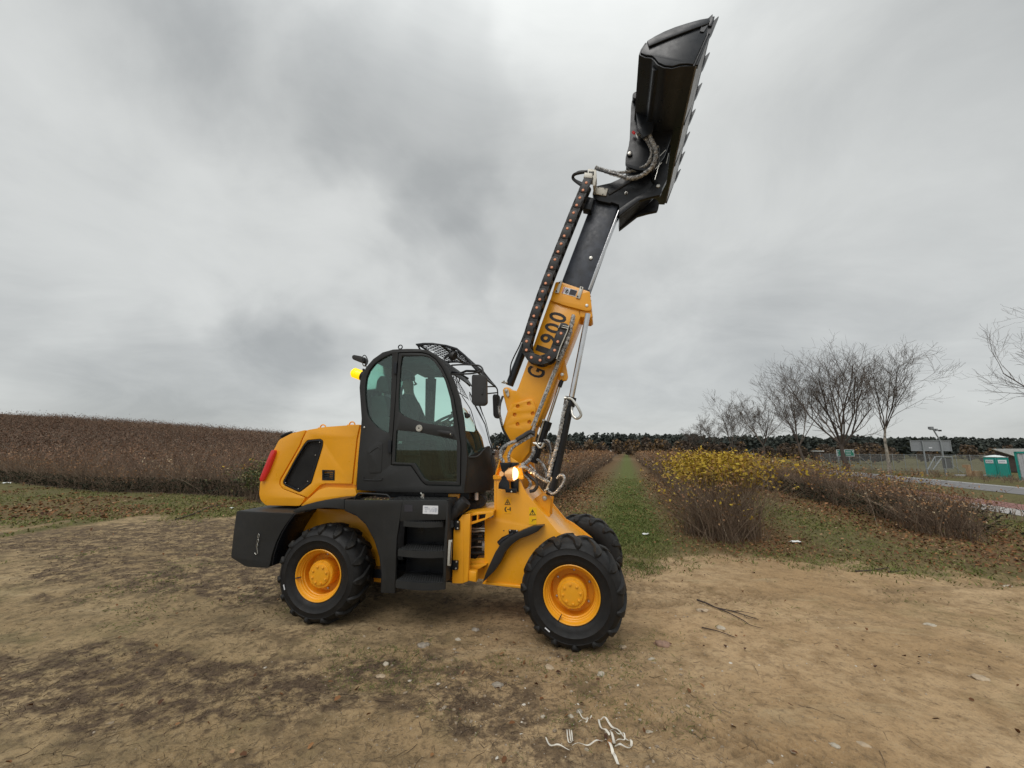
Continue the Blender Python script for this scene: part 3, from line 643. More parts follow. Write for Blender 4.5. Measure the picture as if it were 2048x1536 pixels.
# arc-length lattice
L_ = [0]
for i in range(1, len(gpath)): L_.append(L_[-1]+(gpath[i]-gpath[i-1]).length)
def gpt(s, y):
    s = max(0, min(L_[-1]-1e-6, s))
    i = max(j for j in range(len(L_)-1) if L_[j] <= s); t = (s-L_[i])/(L_[i+1]-L_[i]); p = gpath[i].lerp(gpath[i+1], t); return Vector((p.x, y, p.z))
b = MB(); Yw = .82; sp = .075; tot = L_[-1]
k = -int(Yw/sp)-1
while k*sp < tot+Yw:
    for sg in (1, -1):
        seg = []
        for j in range(9):
            yy = Yw*j/8; s_ = k*sp + (yy if sg > 0 else Yw-yy)
            if 0 <= s_ <= tot: seg.append(gpt(s_, .275+yy))
        if len(seg) > 1: b.tube(seg, .0045, 4, cap=False)
    k += 1
for s_ in (.02, tot*.33, tot*.66, tot-.02): b.tube([gpt(s_, .275), gpt(s_, 1.095)], .012, 6)
o = part('guard_lattice', b, BLK2, RE, RG, smooth=None); o['kind'] = 'stuff'
for y_ in (.30, 1.07):
    b = MB(); b.tube(RE.u3('A', [(725, 180), (705, 140)], y_), .010, 6); b.tube(RE.u3('A', [(940, 260), (1040, 170)], y_), .012, 6); b.tube(RE.u3('A', [(1010, 380), (1080, 395), (1140, 370), (1235, 372)], y_), .012, 6); b.tube(RE.u3('A', [(1080, 395), (1160, 440)], y_), .010, 6); part('guard_bracket', b, BLK2, RE, RG)
def worklight(k, c, ly, along, w, h_, fr=RE):
    e = MB(); x, _, z = fr.u3(k, [c], ly)[0]
    e.lathe([(.0005, 0), (h_, .0), (h_*1.1, .012), (h_*1.1, .03), (h_*.8, .055), (h_*.3, .07)], 16)
    for i in range(-3, 4): e.box(-h_, h_, .03, .065, i*h_*.28-.002, i*h_*.28+.002)
    me = e.mesh('work_light', PLA, 40); o = link('work_light', me, ROOT); o.matrix_local = MF(fr) @ Matrix.Translation((x, ly, z)) @ Matrix.Rotation(along, 4, 'Z') @ Matrix.Rotation(w, 4, 'X'); return o
worklight('A', (1038, 238), .30, math.radians(80), math.radians(20), .045)
wl = plate(RE, 'work_light', PLA, 'A', rounded([(110, 232), (125, 224), (198, 238), (206, 256), (196, 292), (120, 268), (108, 252)], 8), .30, .42, bev=.008, label='black work light behind the cab roof')
b = MB()
b.tube(RE.u3('A', [(200, 262), (240, 300), (226, 330)], .36), .012, 6)
b.tube(smooth_path(RE.u3('A', [(205, 238), (225, 228), (246, 262), (240, 310), (215, 325), (205, 290), (226, 250), (236, 330)], [.33, .3, .34, .3, .33, .3, .34, .34]), 4), .005, 6)
part('lamp_wiring', b, PLA, RE, wl)
# beacon
bc = Vector(RE.u3('A', [(152, 395)], .30)[0]); b = MB()
axb = Vector((-.94, 0, .34)); pts = [bc + axb*t for t in (-.065, -.050, .0, .036, .052, .060)]
b.tube(pts, [.048, .052, .050, .048, .036, .014], 24); BE = part('beacon_light', b, BEAC, RE, None, 40, 'lit amber beacon behind the cab')
b = MB(); b.tube([bc + axb*t for t in (.0605, .066)], [.016, .008], 16); part('beacon_core', b, BEACH, RE, BE)
b = MB()
for t in (-.03, .0, .03): b.tube([bc + axb*(t-.003), bc+axb*(t+.003)], .0525, 24)
part('lens_ring', b, BEAC, RE, BE)
b = MB(); b.tube([bc + axb*t for t in (-.088, -.066)], [.042, .052], 20); b.tube(RE.u3('A', [(190, 450), (215, 350)], .30), .012, 8); part('beacon_base', b, PLA, RE, BE)
# mirrors
def mirror(out, y0, y1, tubes, ly, lab):
    e = plate(RE, 'wing_mirror', PLA, 'A', rounded(out, 16), y0, y1, bev=.018, label=lab)
    for t in tubes:
        b = MB(); b.tube(smooth_path(RE.u3('A', t[0], t[1]), 4), .0085, 8); part('mirror_arm', b, PLA, RE, e)
mirror([(1198, 402), (1300, 404), (1322, 420), (1326, 660), (1300, 682), (1206, 680), (1188, 650), (1190, 420)], -.06, -.01,
       [([(1010, 318), (1120, 312), (1230, 318), (1262, 325), (1286, 350), (1292, 405), (1284, 580)], [.22, .14, .06, .04, .0, -.03, -.065]), ([(1012, 402), (1100, 398), (1200, 392), (1280, 372)], [.22, .14, .06, .0])], 0, 'near wing mirror on a tubular arm')
mirror([(1386, 580), (1428, 582), (1442, 600), (1446, 780), (1430, 800), (1398, 796), (1384, 770), (1378, 600)], 1.34, 1.38,
       [([(1250, 515), (1330, 512), (1395, 512), (1420, 535), (1425, 600), (1418, 680)], [1.14, 1.2, 1.27, 1.3, 1.32, 1.34]), ([(1250, 585), (1330, 575), (1420, 566)], [1.14, 1.2, 1.3])], 0, 'far wing mirror beside the boom')

# driver
def skin_person():
    J = {}; fx, fz = RE.u('A', [(600, 1000)], .68)[0]
    hd = RE.u('A', [(605, 478)], .68)[0]; sh = RE.u('A', [(618, 640)], .68)[0]
    V = [(fx-.02, .68, fz+.03), (fx, .68, (fz+sh[1])/2), (sh[0], .68, sh[1]-.03), (sh[0]+.01, .68, sh[1]+.09), (hd[0]+.01, .68, hd[1]-.04), (hd[0]+.015, .68, hd[1]+.05),
         (sh[0], .50, sh[1]-.02), (sh[0]+.12, .46, sh[1]-.26), (sh[0]+.38, .55, sh[1]-.27), (sh[0]+.44, .57, sh[1]-.26),
         (sh[0], .86, sh[1]-.02), (sh[0]+.12, .90, sh[1]-.26), (sh[0]+.38, .81, sh[1]-.27), (sh[0]+.44, .79, sh[1]-.26),
         (fx+.02, .59, fz), (fx+.42, .57, fz+.02), (fx+.50, .57, fz-.36), (fx+.60, .57, fz-.38),
         (fx+.02, .77, fz), (fx+.42, .79, fz+.02), (fx+.50, .79, fz-.36), (fx+.60, .79, fz-.38)]
    E = [(0, 1), (1, 2), (2, 3), (3, 4), (4, 5), (2, 6), (6, 7), (7, 8), (8, 9), (2, 10), (10, 11), (11, 12), (12, 13), (0, 14), (14, 15), (15, 16), (16, 17), (0, 18), (18, 19), (19, 20), (20, 21)]
    R = [.13, .14, .13, .05, .085, .075, .065, .048, .034, .035, .065, .048, .034, .035, .09, .07, .05, .04, .09, .07, .05, .04]
    me = bpy.data.meshes.new('person'); me.from_pydata(V, E, []); o = bpy.data.objects.new('person', me); COL.objects.link(o)
    m = o.modifiers.new('skin', 'SKIN'); m2 = o.modifiers.new('sub', 'SUBSURF'); m2.levels = 1; m2.render_levels = 2
    for i, r_ in enumerate(R): me.skin_vertices[0].data[i].radius = (r_, r_*.85)
    me.skin_vertices[0].data[0].use_root = True
    me.materials.append(CLOTH); o.matrix_world = RE.M
    o['label'] = 'person in a dark jacket sitting at the steering wheel inside the cab'; o['category'] = 'person'
    dg = bpy.context.evaluated_depsgraph_get(); m3 = bpy.data.meshes.new_from_object(o.evaluated_get(dg))
    o.modifiers.clear(); o.data = m3
    # skin on the face and the hands, jacket elsewhere
    m3.materials.clear(); m3.materials.append(CLOTH); m3.materials.append(SKIN)
    hx = sh[0]+.44
    for p in m3.polygons:
        c = p.center
        if c.z > sh[1]+.07 or (c.x > hx-.045 and c.z > sh[1]-.36): p.material_index = 1
    b = MB(); c = Vector((hd[0]-.015, .68, hd[1]+.045)); rows = []
    for i in range(7):
        ph = i/6*math.pi*.55; rows.append([c + Vector((math.sin(ph)*math.cos(a)*.105, math.sin(ph)*math.sin(a)*.085, math.cos(ph)*.10)) for a in [j*math.pi/8 for j in range(16)]])
    b.grid(rows, 0, True); h_ = link('hair', b.mesh('hair', CLOTH, 180), o)
    b = MB(); b.tube([c+Vector((.10, 0, -.03)), c+Vector((.125, 0, -.06)), c+Vector((.10, 0, -.07))], [.008, .014, .01], 8); link('nose', b.mesh('nose', SKIN, 180), o)
    for s_ in (-1, 1):
        for k_ in range(5):
            b = MB(); y = .68+s_*(.13-.018*k_*.8)+(.0); x = hx+.01; z_ = sh[1]-.25
            b.tube([(x, y, z_), (x+.045, y, z_+.012-.003*k_), (x+.06, y-.0, z_-.018), (x+.035, y, z_-.03)], [.011, .010, .009, .007], 6); link('finger', b.mesh('finger', SKIN, 180), o)
    return o
skin_person()

# ------------------------------------------------------------------ front frame
YN = .33
front = [(98, 262), (98, 525), (92, 538), (76, 546), (40, 546), (32, 556), (30, 935), (22, 1000), (290, 1028), (700, 1060), (760, 800), (690, 742), (600, 672), (540, 640), (460, 540), (380, 440), (330, 382), (300, 330), (272, 262)]
FF = plate(FR, 'front_frame', YEL, 'D', front, YN, YN+.02, bev=.003)
plate(FR, 'front_frame_plate', YEL, 'D', front, 1.02, 1.04, FF, ref=YN, bev=.003)
plate(FR, 'tower_plate', YEL, 'H', [(165, 1050), (182, 985), (222, 855), (300, 830), (440, 920), (470, 1050)], YN+.022, YN+.05, FF, ref=YN, bev=.004)
plate(FR, 'tower_plate', YEL, 'H', [(165, 1050), (182, 985), (222, 855), (300, 830), (440, 920), (470, 1050)], 1.0, 1.018, FF, ref=YN, bev=.004)
plate(FR, 'tower_rib', YEL, 'H', [(165, 1040), (222, 855), (232, 872), (182, 1042)], YN-.01, YN+.05, FF, ref=YN, bev=.003)
plate(FR, 'tower_cap', YEL, 'H', rounded([(148, 1044), (245, 1046), (245, 1090), (150, 1090)], 8), YN-.014, YN+.06, FF, ref=YN, bev=.006)
plate(FR, 'tower_cap', YEL, 'H', rounded([(402, 1048), (474, 1046), (478, 1090), (402, 1092)], 8), YN-.014, YN+.06, FF, ref=YN, bev=.006)
band_part(FR, 'front_slope', YEL, 'D', [(300, 350), (380, 460), (460, 560), (540, 655), (640, 715), (740, 800)], YN, YN+.02, 1.02, .012, FF)
plate(FR, 'tower_rear_plate', YEL, 'D', [(98, 540), (112, 540), (112, 930), (98, 930)], YN+.02, 1.02, FF, ref=YN, bev=.002)
plate(FR, 'bottom_flange', YEL, 'D', [(24, 985), (290, 1014), (700, 1048), (700, 1062), (290, 1032), (20, 1001)], YN-.02, YN+.3, FF, ref=YN, bev=.003)
plate(FR, 'cylinder_lug', YEL, 'H', rounded([(560, 1330), (700, 1228), (752, 1246), (784, 1300), (764, 1450), (770, 1500), (700, 1480)], 10), .52, .56, FF, bev=.005)
plate(FR, 'cylinder_lug', YEL, 'H', rounded([(560, 1330), (700, 1228), (752, 1246), (784, 1300), (764, 1450), (770, 1500), (700, 1480)], 10), .66, .70, FF, ref=.52, bev=.005)
studs(FR, 'pin', PINM, 'H', [(710, 1297)], .52, FF, 1.2)
b = MB(); b.tube([(p[0], YN-.002, p[1]) for p in FR.u('D', [(112, 540), (112, 260)], YN)], .002, 4); part('weld_seam', b, YEL2, FR, FF)
# decals
def decal(k, rect, ly, m, name='decal', par=None): return plate(FR, name, m, k, rect, ly-.0022, ly-.0005, par or FF, ref=ly, bev=0)
def strokes(fr, k, shapes, ly, par, m=PRT, name='pictogram'):
    b = MB()
    for s in shapes:
        q = fr.u(k, s, ly); b.add([(x, ly-.003, z) for x, z in q], [tuple(range(len(q)))[::-1]])
    return part(name, b, m, fr, par, None)
def tri_ring(cx, cy, r):
    out = []
    P = [(cx, cy-r), (cx+r*.95, cy+r*.75), (cx-r*.95, cy+r*.75)]; Q = [(cx, cy-r*.62), (cx+r*.63, cy+r*.56), (cx-r*.63, cy+r*.56)]
    for i in range(3): out.append([P[i], P[(i+1) % 3], Q[(i+1) % 3], Q[i]])
    return out
DECO = mat('orange_decal', (.86, .40, .006), .4, var=.02)
d1 = decal('J', [(822, 735), (912, 735), (912, 828), (822, 828)], YN, DECO)
strokes(FR, 'J', tri_ring(866, 795, 42) + [[(848, 796), (884, 800), (884, 808), (848, 804)], [(863, 778), (869, 778), (868, 818), (862, 818)]], YN, d1)
d1 = decal('J', [(822, 846), (912, 846), (912, 940), (822, 940)], YN, DECO)
strokes(FR, 'J', [[(830, 866), (848, 852), (856, 858), (844, 876), (843, 900), (858, 912), (850, 922), (832, 912), (826, 890)], [(862, 884), (890, 884), (890, 892), (862, 892)], [(858, 888), (868, 879), (868, 897)], [(892, 884), (884, 876), (884, 898)], [(893, 862), (899, 856), (905, 862), (908, 880), (903, 912), (895, 912), (892, 880)]], YN, d1)
d1 = decal('J', [(1140, 862), (1236, 862), (1236, 966), (1140, 966)], YN, DECY)
strokes(FR, 'J', tri_ring(1185, 928, 44) + [[(1180, 905), (1190, 905), (1192, 925), (1178, 925)], [(1176, 930), (1196, 930), (1186, 948)]], YN, d1)
d1 = decal('J', [(1142, 980), (1236, 980), (1234, 1080), (1140, 1080)], YN, DECY)
strokes(FR, 'J', [[(1170, 1046), (1196, 1018), (1202, 1020), (1176, 1048)], [(1176, 1018), (1232, 1012), (1232, 1020), (1178, 1026)]], YN, d1)
studs(FR, 'bolt', BOLTB, 'D', [(166, 632)], YN, FF, .6)
# front mudguard strip of the near wheel with its bracket
plate(FR, 'mudguard', RUBS, 'D', rounded([(18, 998), (34, 945), (62, 880), (108, 780), (150, 718), (205, 676), (285, 636), (365, 604), (446, 597), (400, 640), (340, 668), (275, 690), (215, 735), (172, 785), (146, 845), (100, 915), (52, 962)], 8), .24, .325, ref=.24, bev=.012)
b = MB(); b.tube(smooth_path(RE.u3('D', [(60, 915), (110, 810), (175, 722), (260, 672), (350, 634), (420, 610)], .10), 4), .006, 6)
BR = plate(FR, 'mudguard_bracket', BLK2, 'D', rounded([(202, 624), (268, 628), (268, 645), (236, 672), (206, 660)], 6), YN-.02, YN-.001, ref=YN, bev=.004)
b = MB(); b.tube(RE.u3('D', [(150, 735), (190, 690)], .16), .02, 8)
b = MB(); b.tube(FR.u3('D', [(135, 725), (165, 695), (205, 670)], .28), [.028, .026, .018], 12); b.tube(FR.u3('D', [(165, 695), (235, 650)], .31), .016, 8); part('bracket_arm', b, BLK2, FR, BR)
studs(FR, 'bolt', BOLT, 'D', [(210, 632), (258, 634), (131, 718), (176, 680), (192, 668)], YN-.03, BR, .75)

# headlights
def headlight(ly, k, pts, lab, near):
    br = plate(FR, 'headlight_bracket', BLK2, k, pts, ly, ly+.012, bev=.003, ref=.27)
    c = Vector(FR.u3('H', [(372, 1030)], .27)[0]); c.y = ly+.05
    b = MB(); prof = [(.030, -.11), (.055, -.075), (.068, -.02), (.070, .0)]
    b.grid([[Vector((c.x+y, c.y+r_*math.cos(j*math.pi/12), c.z+r_*math.sin(j*math.pi/12))) for j in range(24)] for r_, y in prof], 0, True)
    e = part('headlight', b, REFL, FR, None, 60, lab)
    b = MB(); prof = [(.056, -.02), (.058, .0), (.045, .022), (.025, .032), (.001, .036)]
    b.grid([[Vector((c.x+y, c.y+r_*math.cos(j*math.pi/12), c.z+r_*math.sin(j*math.pi/12))) for j in range(24)] for r_, y in prof], 0, True)
    part('lens', b, LENS, FR, e, 60)
    l = bpy.data.lights.new('headlight_glow', 'SPOT'); l.energy = 5; l.color = (1, .62, .3); l.shadow_soft_size = .05; l.spot_size = math.radians(120); l.spot_blend = .6
    lo = bpy.data.objects.new('headlight_glow', l); COL.objects.link(lo)
    p = FR.M @ (c+Vector((.06, 0, 0))); lo.location = p; lo.rotation_euler = (-(FR.h)).to_track_quat('Z', 'Y').to_euler()
    return e
headlight(.24, 'H', [(228, 906), (348, 906), (340, 940), (302, 985), (300, 1085), (328, 1120), (330, 1190), (410, 1190), (410, 1238), (290, 1232), (286, 1200), (210, 1190), (214, 1132), (242, 1090), (245, 1000), (236, 950)], 'near headlight glowing warm in its black bracket', True)
plate(FR, 'headlight_hood', BLK2, 'H', [(330, 906), (410, 908), (408, 935), (318, 975)], .255, .36, ref=.27, bev=.003)
plate(FR, 'headlight_box', BLK2, 'H', [(328, 1120), (412, 1080), (412, 1235), (330, 1190)], .30, .325, ref=.27, bev=.003)
studs(FR, 'bolt', BOLT, 'H', [(356, 1222)], .235, None, .9, ref=.27)
headlight(1.06, 'H', [(228, 906), (348, 906), (340, 940), (302, 985), (300, 1085), (328, 1120), (330, 1190), (286, 1200), (210, 1190), (242, 1090)], 'far headlight seen through the hoses', False)
for ly in (.245, 1.065):
    b = MB(); (x, z), = FR.u('H', [(246, 1030)], .27); b.lathe([(.0005, -.012), (.02, -.012), (.026, 0)], 14); o = link('side_marker', b.mesh('side_marker', REFL, 30), ROOT); o.matrix_local = MF(FR) @ Matrix.Translation((x, ly, z))

# ------------------------------------------------------------------ boom
B0, B1 = .55, .82
main = ppx('E', [(512, 250), (775, 340), (772, 400), (700, 590), (640, 738), (575, 900), (470, 1165), (402, 1330)]) + ppx('H', [(600, 500), (556, 640), (540, 790), (420, 950), (300, 980), (215, 900), (330, 672), (248, 515), (300, 345), (256, 170), (249, 112), (262, 86), (290, 76), (322, 84), (345, 108), (400, 118), (420, 80)]) + ppx('E', [(260, 950), (380, 620)])
BM = plate(FR, 'boom', YEL, 'P', main, B0, B1, bev=.006)
plate(FR, 'boom_side_plate', YEL, 'H', [(345, 267), (540, 206), (562, 208), (580, 222), (612, 300), (596, 470), (540, 562), (430, 652), (338, 668), (252, 515), (302, 348)], B0-.024, B0-.0005, BM, holes=[circ(*FR.u('H', [c], B0-.024)[0], .0205, 14) for c in ((415, 288), (535, 259), (380, 381), (578, 367), (413, 485), (541, 462))], bev=.004)
collar = rounded([(560, 104), (600, 100), (852, 186), (868, 322), (856, 345), (820, 348), (640, 302), (514, 258)], 10)
BC = plate(FR, 'boom_collar', YEL, 'E', collar, B0-.022, B1+.022, BM, bev=.007)
plate(FR, 'collar_underblock', YEL2, 'E', rounded([(755, 345), (868, 352), (872, 395), (850, 412), (768, 398)], 8), B0+.0, B1, BM, bev=.006)
plate(FR, 'rod_lug', YEL, 'E', rounded([(632, 728), (662, 905), (650, 935), (625, 942), (575, 930), (590, 850)], 12), B0+.03, B0+.07, BM, ref=B0, bev=.005)
studs(FR, 'pin', PINM, 'E', [(616, 892), (826, 304), (137, 1028)], B0-.02, BM, .85)
plate(FR, 'pin_keeper', ALU, 'E', rounded([(120, 1020), (140, 1010), (156, 1022), (165, 1072), (150, 1084), (136, 1058)], 8), B0-.018, B0-.008, BM, bev=.003)
for q in ([(606, 100), (622, 102), (590, 208), (556, 202), (566, 188)], [(772, 150), (800, 158), (768, 256), (734, 246), (742, 234)]):
    s_ = plate(FR, 'slide_pad', ALU, 'E', rounded(q, 4), B0-.034, B0-.022, BC, ref=B0, bev=.003)
studs(FR, 'bolt', BOLTB, 'E', [(597, 118), (572, 192), (782, 164), (750, 236)], B0-.034, BC, .9, ref=B0)
studs(FR, 'bolt', BOLTB, 'E', [(548, 130), (852, 205), (856, 245), (530, 178)], B0+.06, BC, .9, ref=B0)
st = plate(FR, 'warning_sticker', WHT, 'E', [(630, 143), (747, 173), (728, 228), (612, 198)], B0-.0245, B0-.0225, BC, bev=0)
strokes(FR, 'E', [[(688, 163), (744, 178), (727, 220), (672, 207)]], B0-.025, st, DKS, 'dark_panel')
rg = [(655+18*math.cos(i*math.pi/8), 180+21*math.sin(i*math.pi/8)) for i in range(16)]; rgi = [(655+13*math.cos(i*math.pi/8), 180+16*math.sin(i*math.pi/8)) for i in range(16)]
strokes(FR, 'E', [[rg[i], rg[(i+1) % 16], rgi[(i+1) % 16], rgi[i]] for i in range(16)], B0-.025, st, GREYP, 'prohibition_ring')
strokes(FR, 'E', [[(644, 192), (650, 172), (664, 168), (668, 176), (656, 182), (652, 194)], [(656, 186), (668, 190), (666, 196), (655, 192)]], B0-.025, st, PRT)
strokes(FR, 'E', [[(632+i*.2, 148), (640, 150), (622, 196), (614, 194)] for i in range(1)], B0-.025, st, REDP, 'red_lettering_strip')
strokes(FR, 'E', [[(630-j*4.2, 153+j*9), (636-j*4.2, 154.5+j*9), (634.6-j*4.2, 157.5+j*9), (628.6-j*4.2, 156+j*9)] for j in range(5)], B0-.0265, st, WHT, 'lettering')
# lettering on the boom
def letter(ch, c, up, ang):
    cu = bpy.data.curves.new('t', 'FONT'); cu.body = ch; cu.size = 1; cu.align_x = 'CENTER'; cu.offset = .022; cu.extrude = .0; cu.resolution_u = 3
    tmp = bpy.data.objects.new('t', cu); me = bpy.data.meshes.new_from_object(tmp); bpy.data.objects.remove(tmp); bpy.data.curves.remove(cu)
    co = np.empty(len(me.vertices)*3, np.float32); me.vertices.foreach_get('co', co); co = co.reshape(-1, 3)
    cx = (co[:, 0].min()+co[:, 0].max())/2; x = (co[:, 0]-cx); y = co[:, 1]-(co[:, 1].min()+co[:, 1].max())/2
    hh = co[:, 1].max()-co[:, 1].min(); ww = x.max()-x.min()
    x = x/ww*(LW if ch != '1' else LW*.62); y = y/hh*LH
    d = Vector((math.cos(ang), math.sin(ang))); n = Vector((-d.y, d.x))
    out = np.stack([c[0]+x*d.x+y*n.x, np.full(len(x), B0-.0018), c[1]+x*d.y+y*n.y], 1)
    me.vertices.foreach_set('co', out.astype(np.float32).ravel()); me.materials.clear(); me.materials.append(PRT); me.update(); me.name = 'letter'
    return to_mesh_obj('letter', me, BM, FR)
a0 = Vector(FR.u('E', [(391, 874)], B0)[0]); a1 = Vector(FR.u('E', [(578, 404)], B0)[0]); dv = (a1-a0); ang = math.atan2(dv.y, dv.x)
LH = (Vector(FR.u('E', [(322, 850)], B0)[0])-Vector(FR.u('E', [(468, 898)], B0)[0])).length
LW = dv.length/5*.80
for ch, t in zip('GG1900', (0, .19, .40, .60, .80, 1.0)): letter(ch, a0+dv*t, None, ang)
# telescopic inner boom
IB = plate(FR, 'inner_boom', TELE, 'F', [(755, 380), (1018, 452), (700, 1340), (690, 1480), (400, 1430), (430, 1235)], B0+.035, B1-.035, bev=.012)
studs(FR, 'bolt', PINM, 'F', [(725, 1005)], B0+.033, IB, 1.0)
b = MB(); b.tube(FR.u3('F', [(1012, 520), (698, 1330)], B0+.05), .014, 12); b.tube(FR.u3('F', [(1022, 540), (712, 1325)], B0+.12), .012, 10); part('extension_rod', b, CHR, FR)
# boom head (gooseneck) and its plates
hd = [(752, 300), (775, 266), (930, 232), (1010, 196), (1060, 165), (1180, 95), (1262, 20), (1320, -60), (1420, -40), (1440, 120), (1400, 215), (1290, 338), (1200, 400), (1020, 560), (1012, 458), (938, 432), (925, 445), (800, 416), (756, 386), (742, 345)]
BH = plate(FR, 'boom_head', BLK2, 'F', hd, B0-.004, B1+.004, bev=.006)
plate(FR, 'head_rib', BLK, 'F', [(900, 335), (1110, 220), (1240, 120), (1246, 135), (1120, 232), (915, 356)], B0-.016, B0, BH, bev=.003)
plate(FR, 'head_link', BLK2, 'F', rounded([(1020, 568), (1014, 500), (1200, 372), (1290, 330), (1370, 250), (1400, 222), (1440, 240), (1458, 280), (1450, 330), (1436, 356), (1340, 376), (1222, 410)], 10), B0-.05, B0-.012, bev=.006)
plate(FR, 'head_link', BLK2, 'F', rounded([(1020, 568), (1014, 500), (1200, 372), (1290, 330), (1370, 250), (1400, 222), (1440, 240), (1458, 280), (1450, 330), (1436, 356), (1340, 376), (1222, 410)], 10), B1+.012, B1+.05, ref=B0, bev=.006)
studs(FR, 'pin', PINM, 'F', [(1414, 268)], B0-.05, BH, 1.0); studs(FR, 'pin', PINM, 'F', [(1086, 341)], B0-.004, BH, .95)
studs(FR, 'bolt', BOLTB, 'F', [(1086, 341)], B0-.014, BH, 1.0)
PL = plate(FR, 'cover_plate', ALU, 'F', [(762, 268), (902, 292), (880, 366), (746, 342)], B0-.02, B0-.006, BH, bev=.002)
studs(FR, 'bolt', BOLTB, 'F', [(800, 280), (870, 294), (770, 338), (848, 352)], B0-.02, PL, .7)
# cable chain
plate(FR, 'chain_bracket', BLK2, 'F', [(650, 390), (690, 360), (760, 380), (745, 420), (728, 498), (640, 482)], B0-.06, B0+.04, ref=.47, bev=.004)
CB = plate(FR, 'hose_manifold', ALU, 'F', [(697, 88), (780, 98), (786, 180), (768, 262), (748, 268), (740, 190), (655, 186), (662, 138), (692, 134)], .40, .50, bev=.003)
plate(FR, 'manifold_plate', ALU, 'F', [(662, 136), (742, 146), (740, 194), (652, 186)], .385, .40, CB, ref=.40, bev=.003)
b = MB()
for i in range(4): b.tube(FR.u3('F', [(706+i*14, 150), (712+i*14, 118)], .395), .006, 6)
part('hose_fitting', b, PLA, FR, CB)
CL0, CL1 = .385, .50
cpx = ppx('F', [(678, 233), (645, 309), (613, 387), (580, 463), (548, 541), (516, 621), (484, 701), (453, 778), (421, 858), (389, 939), (357, 1020), (325, 1100), (294, 1181), (262, 1263), (231, 1345), (202, 1428)]) + \
      ppx('E', [(399, 322), (374, 393), (352, 463), (330, 536), (312, 608), (310, 683), (353, 746), (427, 770), (502, 747), (551, 685), (578, 612), (606, 541)])
cc = [Vector(p) for p in FR.u('P', cpx, CL0)]
CH = group_empty('cable_chain', FR)
e = (cc[0]-cc[1]).normalized()*.09
pts_all = [cc[0]+e] + cc + [cc[-1]+(cc[-1]-cc[-2]).normalized()*.08]
lens = [(cc[i+1]-cc[i]).length for i in range(len(cc)-1)]; Lm = sum(lens)/len(lens)
def link_mesh():
    r_ = .047; P = []
    for i in range(9): a = math.pi/2+i*math.pi/8; P.append((r_*math.cos(a)*.8, r_*math.sin(a)))
    for i in range(9): a = -math.pi/2+i*math.pi/8; P.append((Lm+r_*math.cos(a)*.5, r_*math.sin(a)))
    return poly_mesh('link', P, [], 0, .012, .004, PLA)
LKM = link_mesh(); LKM.transform(Matrix.Translation((0, 0, 0)))
bars = MB()
pinA = disc_mesh('link_pin', .0128, -.006, .003, ORG, 12, .001); ringA = disc_mesh('pin_collar', .0155, -.002, .003, ORGR, 12, 0)
MBX = MB(); MBX.box(Lm*.25, Lm*.75, 0, CL1-CL0, .034, .046); MBX.box(Lm*.25, Lm*.75, 0, CL1-CL0, -.046, -.034); CRM = MBX.mesh('cross_bar', PLA)
for i in range(len(cc)):
    p = cc[i]; q = cc[i+1] if i+1 < len(cc) else cc[i]+(cc[i]-cc[i-1])
    a = math.atan2(q.y-p.y, q.x-p.x)
    for ly, me in ((CL0 + (.006 if i % 2 else 0), LKM), (CL1 - .012, LKM)):
        o = link('link', me, CH); o.matrix_local = Matrix.Translation((p.x, ly, p.y)) @ Matrix.Rotation(-a, 4, 'Y')
    o = link('cross_bar', CRM, CH); o.matrix_local = Matrix.Translation((p.x, CL0, p.y)) @ Matrix.Rotation(-a, 4, 'Y')
    for me, n_ in ((ringA, 'pin_collar'), (pinA, 'link_pin')):
        o = link(n_, me, CH); o.matrix_local = Matrix.Translation((p.x, CL0, p.y))
p = cc[0]; a = math.atan2(e.y, e.x); o = link('link', LKM, CH); o.matrix_local = Matrix.Translation((p.x, CL0+.004, p.y)) @ Matrix.Rotation(-a, 4, 'Y') @ Matrix.Diagonal((.8, 1, 1, 1))
# chain end clamp
b = MB()
for i in range(4):
    b.tube(FR.u3('E', [(598+i*5, 480-i*1), (678, 492+i*6-8)], CL0+.01), .004, 5)
plate(FR, 'chain_clamp', RUBS, 'E', [(602, 462), (682, 478), (656, 512), (592, 492)], CL0-.002, CL0+.08, CH, bev=.003)
b = MB(); b.tube(FR.u3('E', [(602, 455), (585, 494)], CL0-.004), .005, 5); b.tube(FR.u3('E', [(620, 474), (676, 486)], CL0-.006), .004, 5); b.tube(FR.u3('E', [(612, 488), (664, 500)], CL0-.006), .004, 5); part('clamp_clip', b, ALU, FR, CH)
b = MB(); b.tube(FR.u3('E', [(672, 475), (660, 520), (600, 660), (568, 760)], CL0-.0), .006, 6); part('guide_rod', b, ALU, FR, CH)

# cylinders
def cyl(k, p0, p1, ly, r_, rod0, rod1, rr_, name='lift_cylinder', lab=None, ly1=None):
    b = MB(); l1_ = ly if ly1 is None else ly1; A_ = FR.u3(k, [p0], ly)[0]; B_ = FR.u3(k, [p1], l1_)[0]
    b.tube([A_, B_], r_, 20); e = part(name, b, BLK2, FR, None, 35, lab)
    A_, B_ = Vector(A_), Vector(B_); d = (B_-A_).normalized()
    b = MB(); b.tube([B_-d*.075, B_+d*.012], r_*1.22, 20); part('gland', b, BLK2, FR, e)
    R0, R1 = FR.u3(k, [rod0], l1_)[0], FR.u3(k, [rod1], l1_)[0]
    b = MB(); b.tube([R0, R1], rr_, 16); part('rod', b, CHR, FR, e); return e
c1 = cyl('P', (1101, 990), (1141, 797), .49, .046, (1142, 800), (1175.5, 628), .027)
c2 = cyl('P', (1067, 925), (1094, 845), .62, .042, (1095, 845), (1122, 762), .016, lab='short tilt cylinder beside the boom foot')
